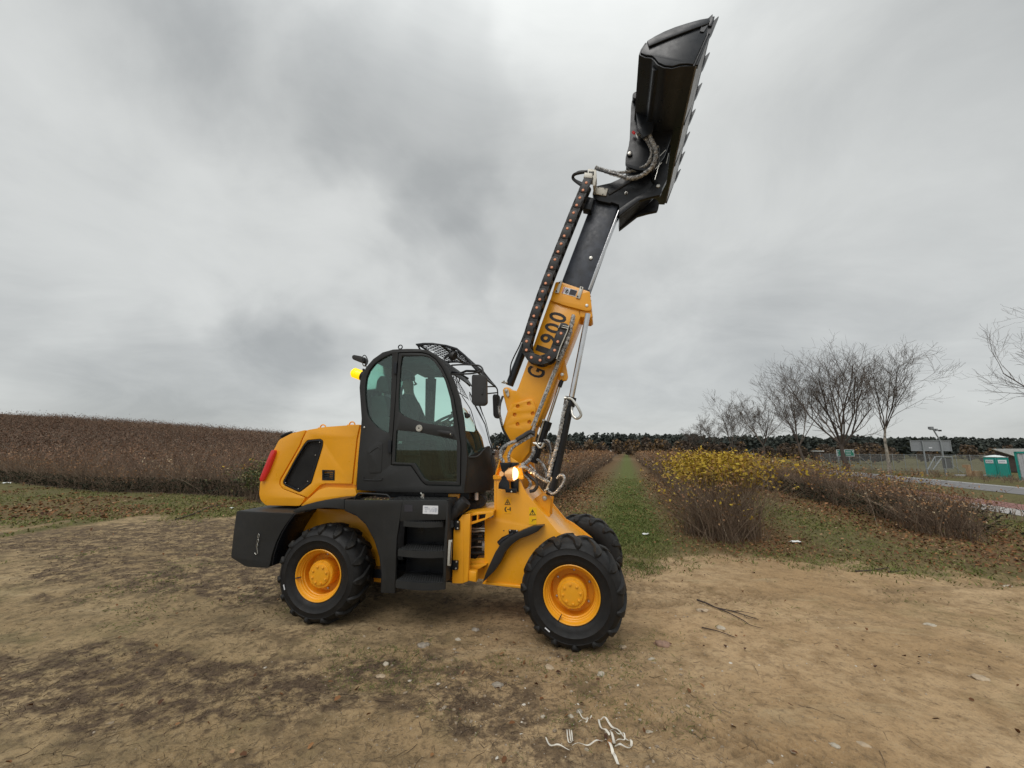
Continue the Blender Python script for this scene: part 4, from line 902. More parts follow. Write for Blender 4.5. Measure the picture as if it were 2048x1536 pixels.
b = MB(); b.tube(FR.u3('P', [(1119, 774), (1124, 760)], .60), .022, 12); part('rod_eye', b, BLK2, FR, c2)
b = MB(); b.tube(FR.u3('E', [(165, 985), (300, 640)], .62), .042, 18); c3 = part('tilt_cylinder', b, BLK2, FR, None, 35)
b = MB(); b.tube(FR.u3('E', [(290, 665), (360, 480)], .62), .02, 12); part('rod', b, CHR, FR, c3)
b = MB(); b.tube(FR.u3('E', [(100, 958), (150, 962)], .56), .010, 6); b.tube(FR.u3('E', [(118, 946), (124, 968)], .56), .012, 6); part('grease_fitting', b, ZINC, FR, c3)
b = MB(); b.tube(FR.u3('E', [(458, 1290), (400, 1480)], .56), .009, 8); b.tube(FR.u3('E', [(450, 1284), (466, 1288)], .55), .018, 10); part('cylinder_pipe', b, ZINC, FR, c2)
# hoses
def hose(k, pts, ly, r_, m=WRAP, core=True, name='hose', lump=.25, n=9, k_=6, parent=None):
    P = smooth_path(FR.u3(k, pts, ly), k_)
    if m is WRAP: r_ = r_*.72; lump = .15
    if m is WRAP:
        if core: b = MB(); b.tube(P, r_*.62, n); e = part(name, b, PLA, FR, parent)
        P = smooth_path([tuple(p) for p in P], 2); q = [r_*(1+lump*math.sin(i*1.7+random.random())*random.random()+random.uniform(-.12, .12)) for i in range(len(P))]
        b = MB(); b.tube([p+Vector((random.uniform(-1, 1), random.uniform(-1, 1), random.uniform(-1, 1)))*r_*.12 for p in P], q, n)
        return part('plastic_wrap', b, WRAP, FR, e if core else parent, 60)
    b = MB(); b.tube(P, r_, n); return part(name, b, m, FR, parent)
hose('H', [(592, 562), (540, 610), (450, 655), (330, 692), (250, 750), (225, 830), (262, 905)], [.50, .48, .44, .38, .33, .30, .29], .024)
hose('H', [(600, 600), (540, 630), (440, 690), (365, 740), (318, 820), (318, 900)], [.50, .48, .44, .38, .34, .32], .020)
hose('H', [(600, 590), (545, 575), (470, 620), (400, 660)], [.49, .48, .44, .42], .024, PLA)
hose('H', [(590, 730), (585, 800), (545, 870), (485, 920), (430, 945)], [.50, .48, .44, .40, .36], .025)
hose('H', [(430, 950), (500, 960), (560, 1000), (640, 1060), (700, 1095), (740, 1115)], [.36, .37, .4, .42, .44, .45], .022)
hose('H', [(540, 930), (585, 980), (630, 1040), (690, 1090), (735, 1105)], .46, .017)
hose('H', [(440, 960), (470, 1030), (530, 1085), (560, 1150), (530, 1190)], .42, .016)
hose('H', [(500, 1010), (560, 1070), (610, 1110), (626, 1160), (595, 1210), (545, 1222)], .42, .016, PLA)
hose('H', [(605, 870), (640, 880), (690, 930), (720, 1000), (735, 1080)], .60, .020)
hose('H', [(700, 660), (745, 665), (770, 730), (772, 820), (755, 920)], .56, .014)
hose('H', [(690, 690), (725, 690), (760, 740), (768, 800)], .54, .008, PLA)
hose('H', [(945, 198), (1000, 208), (1040, 250), (1085, 320), (1108, 380), (1085, 415), (1050, 420), (1015, 385), (1005, 330), (1003, 260)], [.44, .44, .43, .42, .42, .42, .43, .44, .46, .47], .013, ZINC)
hose('H', [(728, 1205), (760, 1225), (800, 1250), (850, 1215), (900, 1150), (925, 1090), (915, 1050), (880, 1045), (845, 1075)], [.44, .43, .42, .41, .41, .41, .42, .44, .46], .017)
hose('H', [(955, 225), (925, 330), (895, 480), (862, 640), (825, 800), (785, 930), (755, 1060)], [.44, .435, .43, .43, .43, .43, .43], .026, core=True, k_=8)
hose('E', [(712, 385), (700, 450), (668, 580), (625, 690), (580, 780)], [.46, .44, .43, .43, .44], .032, k_=8)
hose('E', [(605, 720), (560, 850), (515, 960), (470, 1080), (420, 1200), (385, 1300)], [.46, .47, .48, .48, .48, .48], .026, k_=8)
b = MB()
for dx in (-18, 4): b.tube(FR.u3('E', [(600+dx, 760), (500+dx, 1010), (390+dx, 1290), (372+dx, 1330)], .475), .008, 6)
part('rigid_pipe', b, ZINC, FR)
hose('E', [(385, 1300), (370, 1360), (340, 1400), (300, 1430)], [.48, .49, .5, .5], .022)
hose('H', [(250, 178), (222, 260), (215, 360), (232, 460), (262, 560), (325, 665)], [.53, .5, .48, .5, .52, .54], .012, PLA)
hose('H', [(205, 285), (212, 360), (230, 420), (246, 500)], [.46, .46, .48, .5], .014)
hose('E', [(302, 520), (255, 640), (205, 740), (178, 810), (170, 905)], [.52, .54, .56, .57, .57], .007, PLA)
hose('F', [(690, 120), (610, 132), (555, 150), (542, 185), (575, 220), (635, 262)], [.44, .45, .47, .5, .5, .48], .016, PLA)
hose('F', [(690, 112), (600, 120), (548, 160), (560, 200), (640, 240)], [.47, .48, .5, .52, .5], .010, RUBS)
gp = lambda L: L
hose('P', [(1190, 336), (1208, 341), (1235, 350), (1262, 357), (1288, 348), (1306, 330), (1312, 305), (1304, 282), (1296, 262), (1298, 254)], [.46, .46, .44, .42, .39, .36, .34, .33, .33, .34], .030, k_=5)
hose('P', [(1192, 334), (1215, 342), (1240, 345), (1270, 340), (1295, 328), (1303, 305), (1296, 285), (1283, 270), (1274, 268)], [.48, .48, .46, .43, .39, .36, .35, .34, .34], .024, k_=5)
hose('P', [(1190, 338), (1225, 348), (1262, 352), (1296, 346), (1316, 322), (1318, 296)], [.44, .43, .42, .40, .36, .34], .008, RUBS)
b = MB()
for q in ([(640, 700), (660, 700), (672, 690)], [(660, 745), (680, 735), (700, 690)], [(584, 690), (620, 705), (655, 745)], [(735, 1100), (765, 1120), (735, 1190), (760, 1230)], [(925, 196), (950, 196)], [(600, 690), (625, 700)], [(545, 1130), (540, 1190), (525, 1180)]):
    b.tube(FR.u3('H', q, .45), .012, 8)
part('hose_fitting', b, ZINC, FR)
b = MB(); b.tube(FR.u3('H', [(728, 1196), (732, 1206)], .43), .026, 12); b.tube(FR.u3('H', [(945, 196), (948, 204)], .44), .024, 12); b.tube(FR.u3('H', [(700, 446), (703, 452)], .55), .020, 12); part('banjo_bolt', b, ALU, FR)

# ------------------------------------------------------------------ coupler and bucket
for ya, yb in ((.40, .43), (.95, .98)):
    plate(FR, 'coupler_plate', BLK2, 'G', rounded([(162, 740), (168, 694), (190, 668), (216, 670), (226, 700), (262, 724), (400, 742), (520, 748), (505, 860), (470, 980), (420, 1120), (330, 1240), (200, 1226), (140, 1206), (118, 1182), (120, 1132), (150, 1020)], 10), ya, yb, ref=.40, bev=.006)
plate(FR, 'coupler_back', BLK2, 'G', [(235, 715), (520, 745), (500, 830), (300, 790)], .43, .95, ref=.40, bev=.004)
plate(FR, 'coupler_web', INT, 'G', [(300, 760), (520, 760), (440, 1130), (330, 1230)], .60, .66, ref=.40, bev=.004)
b = MB(); b.tube([(FR.u('G', [(200, 690)], .40)[0][0], y, FR.u('G', [(200, 690)], .40)[0][1]) for y in (.34, 1.04)], .038, 16); part('coupler_shaft', b, BLK2, FR); b = MB(); b.tube([(FR.u('G', [(150, 1110)], .40)[0][0], y, FR.u('G', [(150, 1110)], .40)[0][1]) for y in (.38, 1.0)], .028, 14); part('coupler_shaft', b, BLK2, FR)
studs(FR, 'pin', PINM, 'G', [(149, 1111)], .385, None, .95, ref=.40); studs(FR, 'pin', PINM, 'G', [(366, 1052)], .395, None, .6, ref=.40)
b = MB(); b.tube(FR.u3('G', [(308, 800), (304, 882)], .36), .036, 14); part('coupler_cylinder', b, BLK, FR)
b = MB(); b.tube(FR.u3('G', [(290, 884), (316, 894)], .35), .014, 8); b.tube(FR.u3('G', [(174, 936), (190, 950)], .36), .013, 8); part('red_fitting', b, REDM, FR)
for q in ([(192, 940), (214, 992)], [(240, 802), (234, 890)], [(366, 840), (326, 884), (366, 884), (366, 840)], [(428, 1075), (380, 1125)], [(398, 1172), (348, 1222)], [(382, 1170), (344, 1305)], [(450, 1100), (432, 1180)]):
    b = MB(); b.tube(FR.u3('G', q, .37), .0036, 5); part('coupler_clip', b, ZINC, FR)
plate(FR, 'lower_coupler_web', BLK2, 'G', [(300, 1150), (470, 1020), (440, 1290), (400, 1365), (330, 1300)], .52, .60, ref=.5, bev=.004)
BN, BF = -.30, 1.64
skin_px = [(766, 84), (744, 180), (640, 415), (590, 410), (540, 413), (480, 430), (420, 424), (372, 402), (344, 366), (322, 350), (275, 346), (236, 328), (250, 296), (285, 243)]
sk = FR.u('G', skin_px, BN)
BK = to_mesh_obj('bucket', poly_mesh('bucket', band(sk, -.016), [], BN+.012, BF-.012, .003, BUCK), ROOT, FR, 'black toothed loading bucket')
side = sk[1:13] + FR.u('G', [(275, 262), (285, 243), (345, 210), (420, 172), (500, 140), (600, 108), (690, 84), (762, 70)], BN)
for a_, b_ in ((BN, BN+.018), (BF-.018, BF)): to_mesh_obj('bucket_side', poly_mesh('bucket_side', side, [], a_, b_, .003, BUCK), BK, FR)
rimb = FR.u('G', [(285, 250), (345, 214), (420, 176), (500, 144), (600, 112), (690, 87), (764, 74), (752, 118), (660, 150), (560, 188), (460, 226), (380, 258), (298, 292)], BN)
to_mesh_obj('side_cutter', poly_mesh('side_cutter', rimb, [], BN-.016, BN, .003, BUCK), BK, FR)
# floor wear plate and cutting edge
fl = FR.u('G', [(762, 92), (742, 185), (648, 410)], BN)
to_mesh_obj('floor_plate', poly_mesh('floor_plate', band(fl, -.024), [], BN+.03, BF-.03, .002, BUCKL), BK, FR)
for fy in (BN+.02, BN+.62, BN+1.20, BF-.05):
    to_mesh_obj('wear_strip', poly_mesh('wear_strip', band(FR.u('G', [(752, 130), (650, 402)], BN), -.034), [], fy, fy+.035, .002, BUCK), BK, FR)
ce = FR.u('G', [(778, 48), (756, 120)], BN)
to_mesh_obj('cutting_edge', poly_mesh('cutting_edge', band(ce, -.028), [], BN+.0, BF, .002, BUCK), BK, FR)
tip = Vector(FR.u('G', [(826, 16)], BN)[0]); root_ = Vector(FR.u('G', [(752, 168)], BN)[0]); td = (tip-root_)
tn = Vector((-td.y, td.x)).normalized()
def tooth_mesh():
    b = MB(); L2 = td.length*.80; o_ = root_
    prof = [(0, -.020, .028), (0, .012, .028), (L2*.30, .018, .032), (L2*.60, .014, .028), (L2*1.25, -.014, .008), (L2*1.25, -.020, .008), (L2*.6, -.024, .028), (L2*.3, -.026, .032)]
    t_ = td.normalized(); L_a = [(o_+t_*s+tn*w, hw) for s, w, hw in prof]
    n = len(L_a); v = [(p.x, -hw, p.y) for p, hw in L_a] + [(p.x, hw, p.y) for p, hw in L_a]
    f = [tuple(range(n)), tuple(range(2*n-1, n-1, -1))] + [(i, n+i, n+(i+1) % n, (i+1) % n) for i in range(n)]
    b.add(v, f); me = b.mesh('tooth', BUCK, 30); bm = bmesh.new(); bm.from_mesh(me); bmesh.ops.recalc_face_normals(bm, faces=bm.faces); bm.to_mesh(me); bm.free(); return me
TM = tooth_mesh(); NTH = 7
for i in range(NTH):
    o = link('tooth', TM, BK); o.location = (0, BN+.04 + i*(BF-BN-.08)/(NTH-1), 0)
o = link('tooth', TM, BK); o.location = (-.05, BN+.02, .01)
# back reinforcement tube and brackets
b = MB()
for q in [(268, 470)]: pass
(xq, zq), = FR.u('G', [(262, 330)], BN)
b.tube([(xq, BN+.02, zq+.02), (xq, BF-.02, zq+.02)], .03, 12); part('back_tube', b, BUCK, FR, BK)
(xq, zq), = FR.u('G', [(352, 398)], BN)
b = MB(); b.tube([(xq+.01, BN+.05, zq), (xq+.01, .30, zq)], .035, 14); part('back_bulge', b, BUCK, FR, BK)
for y_ in (.30, 1.05):
    to_mesh_obj('bucket_ear', poly_mesh('bucket_ear', FR.u('G', [(236, 328), (300, 345), (400, 430), (380, 520), (300, 560), (246, 480)], BN), [], y_, y_+.03, .004, BUCK), BK, FR)
# ===== ENV

# ================================================================== the place
def vnoise(x, y, seed=0):
    x = np.asarray(x, float); y = np.asarray(y, float); xi = np.floor(x).astype(np.int64); yi = np.floor(y).astype(np.int64); fx = x-xi; fy = y-yi
    fx = fx*fx*(3-2*fx); fy = fy*fy*(3-2*fy)
    def h(a, b):
        q = (a*374761393 + b*668265263 + seed*974634777) & 0xffffffff
        q = ((q ^ (q >> 13))*1274126177) & 0xffffffff; q = q ^ (q >> 16); return (q & 0xffff)/65535.0
    return (h(xi, yi)*(1-fx)+h(xi+1, yi)*fx)*(1-fy) + (h(xi, yi+1)*(1-fx)+h(xi+1, yi+1)*fx)*fy
def fbm(x, y, f, o=4, seed=0, g=.5):
    s = 0; a = 1; t = 0
    for i in range(o): s = s + a*vnoise(x*f, y*f, seed+i*17); t += a; a *= g; f *= 2.03
    return s/t
def ss(a, b, x): t = np.clip((np.asarray(x, float)-a)/(b-a), 0, 1); return t*t*(3-2*t)
DX, DY = .276, .961                          # direction of the planted rows and the road
def lat(x, y): return x*DY - y*DX            # sideways distance from the row through the camera
def alo(x, y): return x*DX + y*DY
def base_h(x, y):
    x = np.asarray(x, float); y = np.asarray(y, float)
    az = x/np.maximum(np.abs(y), 1)
    hill = np.clip(-az, 0, 1.9)**.86*8.4*ss(22, 112, y)*(y > 0)
    hill = hill*(1-.15*ss(150, 400, y))
    dip = -.9*ss(7.5, 14, lat(x, y))*ss(2, 8, y)
    return hill + dip
def rutf(x, y):
    out = 0
    for s_, w, k in (((x*.35+y*.94)-2.75+.12*np.sin(x*1.1), .13, 1), ((x*.30+y*.95)-3.45+.1*np.sin(x*.9+1), .14, -1), ((y-.16*x)-4.15, .15, 1), ((y-.02*x)-3.35+.12*np.sin(x*.8), .13, -1), ((y+.10*x)-5.15+.2*np.sin(x*.5), .15, 1)):
        inside = np.exp(-(s_/w)**4); pat = .35+.65*ss(-.1, .5, np.sin((x+k*np.abs(s_)*1.3)*62))
        out = np.maximum(out, inside*pat)
    return 1.0*out*ss(.3, 1.4, x)*(1-ss(5.2, 6.2, y))*ss(.40, .60, fbm(x, y, .9, 3, 71))
def micro(x, y):
    r = np.hypot(x, y); k = np.clip(1-r/26, 0, 1)
    m = (fbm(x, y, .55, 3, 3)-.5)*.06 + (fbm(x, y, 3.1, 4, 9)-.5)*.040 + (fbm(x, y, 14, 3, 21)-.5)*.020 + (fbm(x*.7+y*.3, y*1.6, 40, 2, 23)-.5)*.008*np.clip(1.4-r/9, 0, 1)
    rut = -.030*rutf(x, y)
    near = 1
    flat = 1 - .75*np.exp(-((x-.0)**2/8 + (y-4.1)**2/1.6))
    c1 = np.exp(-((x-.5)**2+(y-3.42)**2)/.10); c2 = np.exp(-((x+1.70)**2+(y-3.88)**2)/.10)
    return (m*k*flat + rut*near*(1-c1) + .016*(c1+c2))
def TH(x, y): return base_h(x, y) + micro(x, y)
def ground_hit(px, py, dz=0.0):
    d = px_dir(px, py); t = 1.0
    for i in range(900):
        p = d*t
        if H+p.z <= float(base_h(p.x, p.y))+dz: break
        t *= 1.012
    lo, hi = t/1.012, t
    for i in range(20):
        m = (lo+hi)/2; p = d*m
        if H+p.z <= float(base_h(p.x, p.y))+dz: hi = m
        else: lo = m
    p = d*hi; return Vector((p.x, p.y, H+p.z))
# ---- zones: border of the bare lot (pixels of the border line unprojected once)
bl = [ground_hit(px, py) for px, py in ((-300, 1120), (0, 1062), (150, 1040), (300, 1030), (470, 1034), (700, 1060), (980, 1085), (1255, 1120), (1500, 1128), (1800, 1138), (2048, 1160), (2300, 1190))]
blx = np.array([-60]+[p.x for p in bl]+[60]); bly = np.array([bl[0].y+5]+[p.y for p in bl]+[bl[-1].y-1])
oo = np.argsort(blx); blx = blx[oo]; bly = bly[oo]
def border(x): return np.interp(x, blx, bly)
def grassy(x, y):
    b = border(x); e = y - b + (fbm(x, y, .7, 4, 31)-.5)*2.4 + (fbm(x, y, 4.5, 3, 32)-.5)*1.1
    return ss(-.65, .85, e)
def rowcentres(): return (-2.6, 1.95, 6.25)
def edge_y(x): return np.interp(x, [-60, -40, -26, -14.4, -12, -7.9, -1, 1.3], [40, 29, 19.6, 14.2, 13.9, 12.7, 12.3, 11.8])
def litter(x, y):
    """leaf litter: under and beside the shrub rows and around the row ends"""
    s = lat(x, y); t = alo(x, y); out = 0
    for c, w in ((-2.3, 1.25), (1.9, 1.15), (5.9, 1.6)):
        out = np.maximum(out, np.exp(-((s-c)/w)**4)*ss(5.2, 8.5, t))
    out = np.maximum(out, .75*np.exp(-((s-4.2)/1.6)**2)*ss(9, 6.5, t)*ss(5, 6.2, t))
    lw = ss(-5, -7, s)*(1-ss(14, 18, y))*.6
    out = np.maximum(out, lw*ss(.45, .62, fbm(x, y, .5, 3, 77)))
    return out*ss(-.2, .8, y-border(x))
# ---- terrain sheet (one polar sheet from under the camera to the horizon)
aa = np.concatenate([np.linspace(-63, 63, 560), np.linspace(65, 295, 60)]); aa = np.radians(aa); NA = len(aa)
rr_ = np.concatenate([[.02], np.geomspace(.5, 1.7, 40)[:-1], np.geomspace(1.7, 11, 370)[:-1], np.geomspace(11, 60, 90), np.geomspace(61, 5000, 60)]); NR = len(rr_)
AA, RR = np.meshgrid(aa, rr_); X = RR*np.sin(AA); Y = RR*np.cos(AA); Z = TH(X, Y)
V = np.stack([X, Y, Z], -1).reshape(-1, 3)
i, j = np.meshgrid(np.arange(NR-1), np.arange(NA), indexing='ij'); j2 = (j+1) % NA
F = np.stack([i*NA+j, i*NA+j2, (i+1)*NA+j2, (i+1)*NA+j], -1).reshape(-1, 4)[:, ::-1].copy()
gz = grassy(X, Y).ravel(); lt = litter(X, Y).ravel()
far = ss(10, 22, Y).ravel()*(lat(X, Y).ravel() < -3.5)
fld = ((lat(X, Y) < -3.4) & (Y > np.interp(X, [-60, -40, -26, -14.4, -12, -7.9, -1, 1.3], [40, 29, 19.6, 14.2, 13.9, 12.7, 12.3, 11.8])+.2)).astype(float).ravel()
s_ = lat(X, Y).ravel(); path = np.exp(-((s_+.02)/.62)**4)*ss(5.5, 7.5, Y).ravel()
# dark crushed heather and twig debris on the left half of the lot
deb = ss(.46, .57, fbm(X*.55+Y*.18, Y*1.15, .9, 5, 55, .6)).ravel()*ss(.9, -1.2, X.ravel()-.25*Y.ravel())*(1-gz*.7)
deb = np.maximum(deb, .45*ss(.58, .70, fbm(X, Y, 1.6, 4, 99)).ravel()*(1-gz)*ss(1.5, 0, X.ravel()))
def ground_mat():
    m = bpy.data.materials.new('ground'); m.use_nodes = True; T = NT(m.node_tree); b = T.N['Principled BSDF']
    co = T.n('ShaderNodeNewGeometry').outputs['Position']
    g, l, dbr, pth, fd = (T.attr(k) for k in ('grass', 'litter', 'debris', 'path', 'field'))
    nA = T.noise(co, .7, 6, .6); nB = T.noise(co, 5, 6, .65); nC = T.noise(co, 38, 5, .7); nD = T.noise(co, 130, 3, .6)
    sp_ = T.n('ShaderNodeSeparateXYZ'); T.L.new(co, sp_.inputs[0])
    side = T.mr(sp_.outputs[0], -2.5, 2.0)
    soilL = T.mix(T.mr(nA, .35, .65), (.265, .188, .098), (.385, .282, .155))
    soilR = T.mix(T.mr(nA, .35, .65), (.385, .255, .132), (.500, .355, .205))
    soil = T.mix(side, soilL, soilR)
    soil = T.mix(T.mr(nB, .40, .68), soil, T.mix(side, (.180, .135, .074), (.300, .200, .105)))
    soil = T.mix(T.math('MULTIPLY', T.mr(nC, .50, .72), .55), soil, (.085, .064, .045))
    soil = T.mix(T.math('MULTIPLY', T.mr(nC, .46, .25), .45), soil, (.36, .29, .19))
    soil = T.mix(T.math('MULTIPLY', T.mr(nD, .58, .75), .5), soil, (.42, .36, .27))
    # light sandy wash streaks lying across the lot
    mp = T.n('ShaderNodeMapping'); T.L.new(co, mp.inputs[0]); mp.inputs['Scale'].default_value = (.45, 1.9, 1); mp.inputs['Rotation'].default_value = (0, 0, .12)
    nS = T.noise(mp.outputs[0], 1.6, 6, .65, .6)
    soil = T.mix(T.math('MULTIPLY', T.mr(nS, .56, .72), .5), soil, (.46, .36, .22))
    soil = T.mix(T.math('MULTIPLY', T.mr(nS, .44, .30), .4), soil, (.15, .11, .066))
    soil = T.mix(T.math('MULTIPLY', T.attr('rut'), .55), soil, (.185, .125, .068))
    nE = T.noise(co, 16, 5, .7, .4); soil = T.mix(T.math('MULTIPLY', T.mr(nE, .50, .68), T.mr(sp_.outputs[0], 2.5, -1, .35, .75)), soil, (.098, .070, .044))
    soil = T.mix(T.math('MULTIPLY', T.mr(nE, .42, .28), .4), soil, (.44, .335, .215))
    moss = T.mr(T.noise(T.vm('ADD', co, (9, 4, 2)), 1.3, 6, .7), .54, .66)
    soil = T.mix(T.math('MULTIPLY', moss, .22), soil, (.085, .095, .035))
    deb_c = T.mix(T.mr(nC, .3, .7), (.050, .034, .023), (.140, .098, .066))
    dk = T.math('MULTIPLY', dbr, T.mr(T.math('ADD', T.math('MULTIPLY', nB, .6), T.math('MULTIPLY', nE, .5)), .46, .62))
    c = T.mix(T.math('MULTIPLY', dk, .95), soil, deb_c)
    gr = T.mix(T.mr(nB, .3, .7), (.070, .072, .026), (.165, .140, .062))
    gr = T.mix(T.mr(nC, .5, .75), gr, (.15, .11, .055))
    gr = T.mix(T.math('MULTIPLY', pth, T.mr(nB, .3, .6, .25, .9)), gr, T.mix(T.mr(nB, .3, .7), (.075, .105, .024), (.130, .150, .042)))
    gk = T.math('MULTIPLY', g, T.mr(T.math('ADD', nB, T.math('MULTIPLY', g, .8)), .62, .95))
    c = T.mix(gk, c, gr)
    lc = T.mix(T.mr(nC, .35, .65), (.095, .050, .030), (.220, .115, .062))
    c = T.mix(T.math('MULTIPLY', l, T.mr(nC, .3, .6, .15, .85)), c, lc)
    c = T.mix(fd, c, T.mix(T.mr(nB, .3, .7), (.090, .068, .050), (.15, .112, .080)))
    T.L.new(c, b.inputs['Base Color']); b.inputs['Roughness'].default_value = .95; b.inputs['Specular IOR Level'].default_value = .15
    bp = T.n('ShaderNodeBump'); bp.inputs['Strength'].default_value = .9; bp.inputs['Distance'].default_value = .03
    hgt = T.math('ADD', T.math('MULTIPLY', T.math('ADD', nB, nE), .6), T.math('ADD', T.math('MULTIPLY', nC, .35), T.math('MULTIPLY', nD, .12)))
    T.L.new(hgt, bp.inputs['Height']); T.L.new(bp.outputs[0], b.inputs['Normal'])
    return m
GM = ground_mat()
me = new_mesh('ground', V, F, GM, 180, {'grass': gz, 'litter': lt, 'debris': deb, 'path': path, 'field': fld, 'rut': rutf(X, Y).ravel()})
link('ground', me, kind='structure')

def vmat(name, stops, rough=.8, sss=0.0, extra=None):
    m = bpy.data.materials.new(name); m.use_nodes = True; T = NT(m.node_tree); b = T.N['Principled BSDF']
    T.L.new(T.ramp(T.attr('v'), stops), b.inputs['Base Color']); b.inputs['Roughness'].default_value = rough
    b.inputs['Specular IOR Level'].default_value = .25
    return m
GRASS = vmat('grass_blades', ((0, (.055, .085, .018)), (.45, (.115, .145, .036)), (.75, (.185, .180, .060)), (1, (.28, .22, .10))))
DRY = vmat('dry_stalks', ((0, (.035, .024, .018)), (.5, (.090, .064, .044)), (.85, (.17, .125, .080)), (1, (.30, .23, .14))))
LEAF = vmat('fallen_leaf', ((0, (.06, .028, .016)), (.4, (.17, .075, .030)), (.75, (.30, .155, .065)), (1, (.42, .30, .19))))
YLEAF = vmat('yellow_leaf', ((0, (.13, .065, .022)), (.3, (.26, .14, .030)), (.6, (.40, .26, .022)), (1, (.50, .38, .04))), .6)
BLEAF = vmat('brown_leaf', ((0, (.12, .055, .03)), (.5, (.27, .135, .062)), (.85, (.38, .23, .11)), (1, (.50, .40, .26))), .7)
GLEAF = vmat('green_leaf', ((0, (.025, .045, .016)), (.5, (.06, .085, .028)), (.8, (.16, .14, .045)), (1, (.46, .38, .20))), .6)
STEM = vmat('shrub_stem', ((0, (.065, .047, .036)), (.5, (.175, .122, .084)), (.85, (.275, .200, .138)), (1, (.36, .285, .205))))
BARK = vmat('bark', ((0, (.045, .036, .031)), (.6, (.095, .075, .062)), (1, (.16, .13, .105))), .9)
PEB = vmat('pebble', ((0, (.12, .09, .065)), (.5, (.27, .21, .145)), (.85, (.38, .32, .25)), (1, (.58, .54, .47))), .7)
PINE = vmat('hazed_pine_needles', ((0, (.036, .044, .041)), (.5, (.055, .065, .058)), (1, (.080, .088, .072))), .9)  # needle tones lightened so the colour itself carries distance haze
THICK = vmat('autumn_twigs', ((0, (.05, .038, .030)), (.5, (.095, .070, .052)), (.8, (.14, .10, .062)), (1, (.26, .15, .05))), .9)

def tubes(P, R, sides=3):
    """P (N,K,3) paths, R (N,K) radii -> V, F (quads)"""
    N, K, _ = P.shape; T = np.gradient(P, axis=1); T /= np.linalg.norm(T, axis=2, keepdims=True)+1e-9
    ref = rng.normal(size=(N, 1, 3)); A = np.cross(T, ref); A /= np.linalg.norm(A, axis=2, keepdims=True)+1e-9; B = np.cross(T, A)
    if sides == 2:
        V = np.stack([P+A*R[..., None], P-A*R[..., None]], 2).reshape(-1, 3)
        n, k = np.meshgrid(np.arange(N), np.arange(K-1), indexing='ij'); o = (n*K+k)*2
        return V, np.stack([o, o+1, o+3, o+2], -1).reshape(-1, 4)
    th = np.arange(sides)*2*np.pi/sides
    V = (P[:, :, None] + (A[:, :, None]*np.cos(th)[:, None] + B[:, :, None]*np.sin(th)[:, None])*R[:, :, None, None]).reshape(-1, 3)
    n, k, s = np.meshgrid(np.arange(N), np.arange(K-1), np.arange(sides), indexing='ij'); o = (n*K+k)*sides; s2 = (s+1) % sides
    return V, np.stack([o+s, o+s2, o+sides+s2, o+sides+s], -1).reshape(-1, 4)
class Acc:
    def leaves(s, C, size, v, up=1.5):
        N = len(C); n = rng.normal(size=(N, 3)); n[:, 2] = np.abs(n[:, 2])+up; n /= np.linalg.norm(n, axis=1, keepdims=True)
        a = np.cross(n, rng.normal(size=(N, 3))); a /= np.linalg.norm(a, axis=1, keepdims=True); b = np.cross(n, a); sz = np.asarray(size)[:, None]; k = rng.uniform(.1, .55, (N, 1)); j = lambda: rng.uniform(.75, 1.2, (N, 1))
        tip = C+a*sz+n*sz*.25; ba = C-a*sz; V = np.stack([ba, ba+a*sz*.55*j()+b*sz*.6*j()+n*sz*k, tip-a*sz*.55*j()+b*sz*.55*j()+n*sz*k*.6, tip, tip-a*sz*.6*j()-b*sz*.55*j()+n*sz*k, ba+a*sz*.5*j()-b*sz*.6*j()+n*sz*k*.8], 1)
        o = (np.arange(N)*6)[:, None]; F = np.concatenate([o+np.array([0, 3, 2, 1]), o+np.array([0, 5, 4, 3])]); s.add(V.reshape(-1, 3), F, np.repeat(v, 6))
    def __init__(s): s.V = []; s.F = []; s.A = []; s.n = 0
    def add(s, V, F, a): s.V.append(V); s.F.append(F+s.n); s.A.append(a); s.n += len(V)
    def tubes(s, P, R, sides, v):
        V, F = tubes(P, R, sides); s.add(V, F, np.repeat(v, len(V)//len(P)))
    def quads(s, C, size, v, up=.0, asp=.6, fold=False):
        N = len(C); n = rng.normal(size=(N, 3)); n[:, 2] += up; n /= np.linalg.norm(n, axis=1, keepdims=True)
        a = np.cross(n, rng.normal(size=(N, 3))); a /= np.linalg.norm(a, axis=1, keepdims=True); b = np.cross(n, a)
        sz = np.asarray(size)*np.ones(N); a = a*sz[:, None]; b = b*(sz*asp)[:, None]; lift = n*(sz*.35)[:, None]
        V = np.stack([C-a, C-b*.9+lift*.4, C+a, C+b*.9+lift*.4], 1).reshape(-1, 3); s.add(V, np.arange(N*4).reshape(-1, 4), np.repeat(v, 4))
    def mesh(s, name, m, smooth=None):
        if not s.V: return new_mesh(name, np.zeros((3, 3)), [(0, 1, 2)], m, None)
        return new_mesh(name, np.concatenate(s.V), np.concatenate(s.F), m, smooth, {'v': np.concatenate(s.A)})
def scatter(n, x0, x1, y0, y1, pfun):
    x = rng.uniform(x0, x1, n); y = rng.uniform(y0, y1, n); k = rng.random(n) < pfun(x, y); return x[k], y[k]
def polar_scatter(n, r0, r1, pfun, amax=58):
    r = r0*(r1/r0)**rng.random(n); a = np.radians(rng.uniform(-amax, amax, n)); x = r*np.sin(a); y = r*np.cos(a); k = rng.random(n) < pfun(x, y); return x[k], y[k]
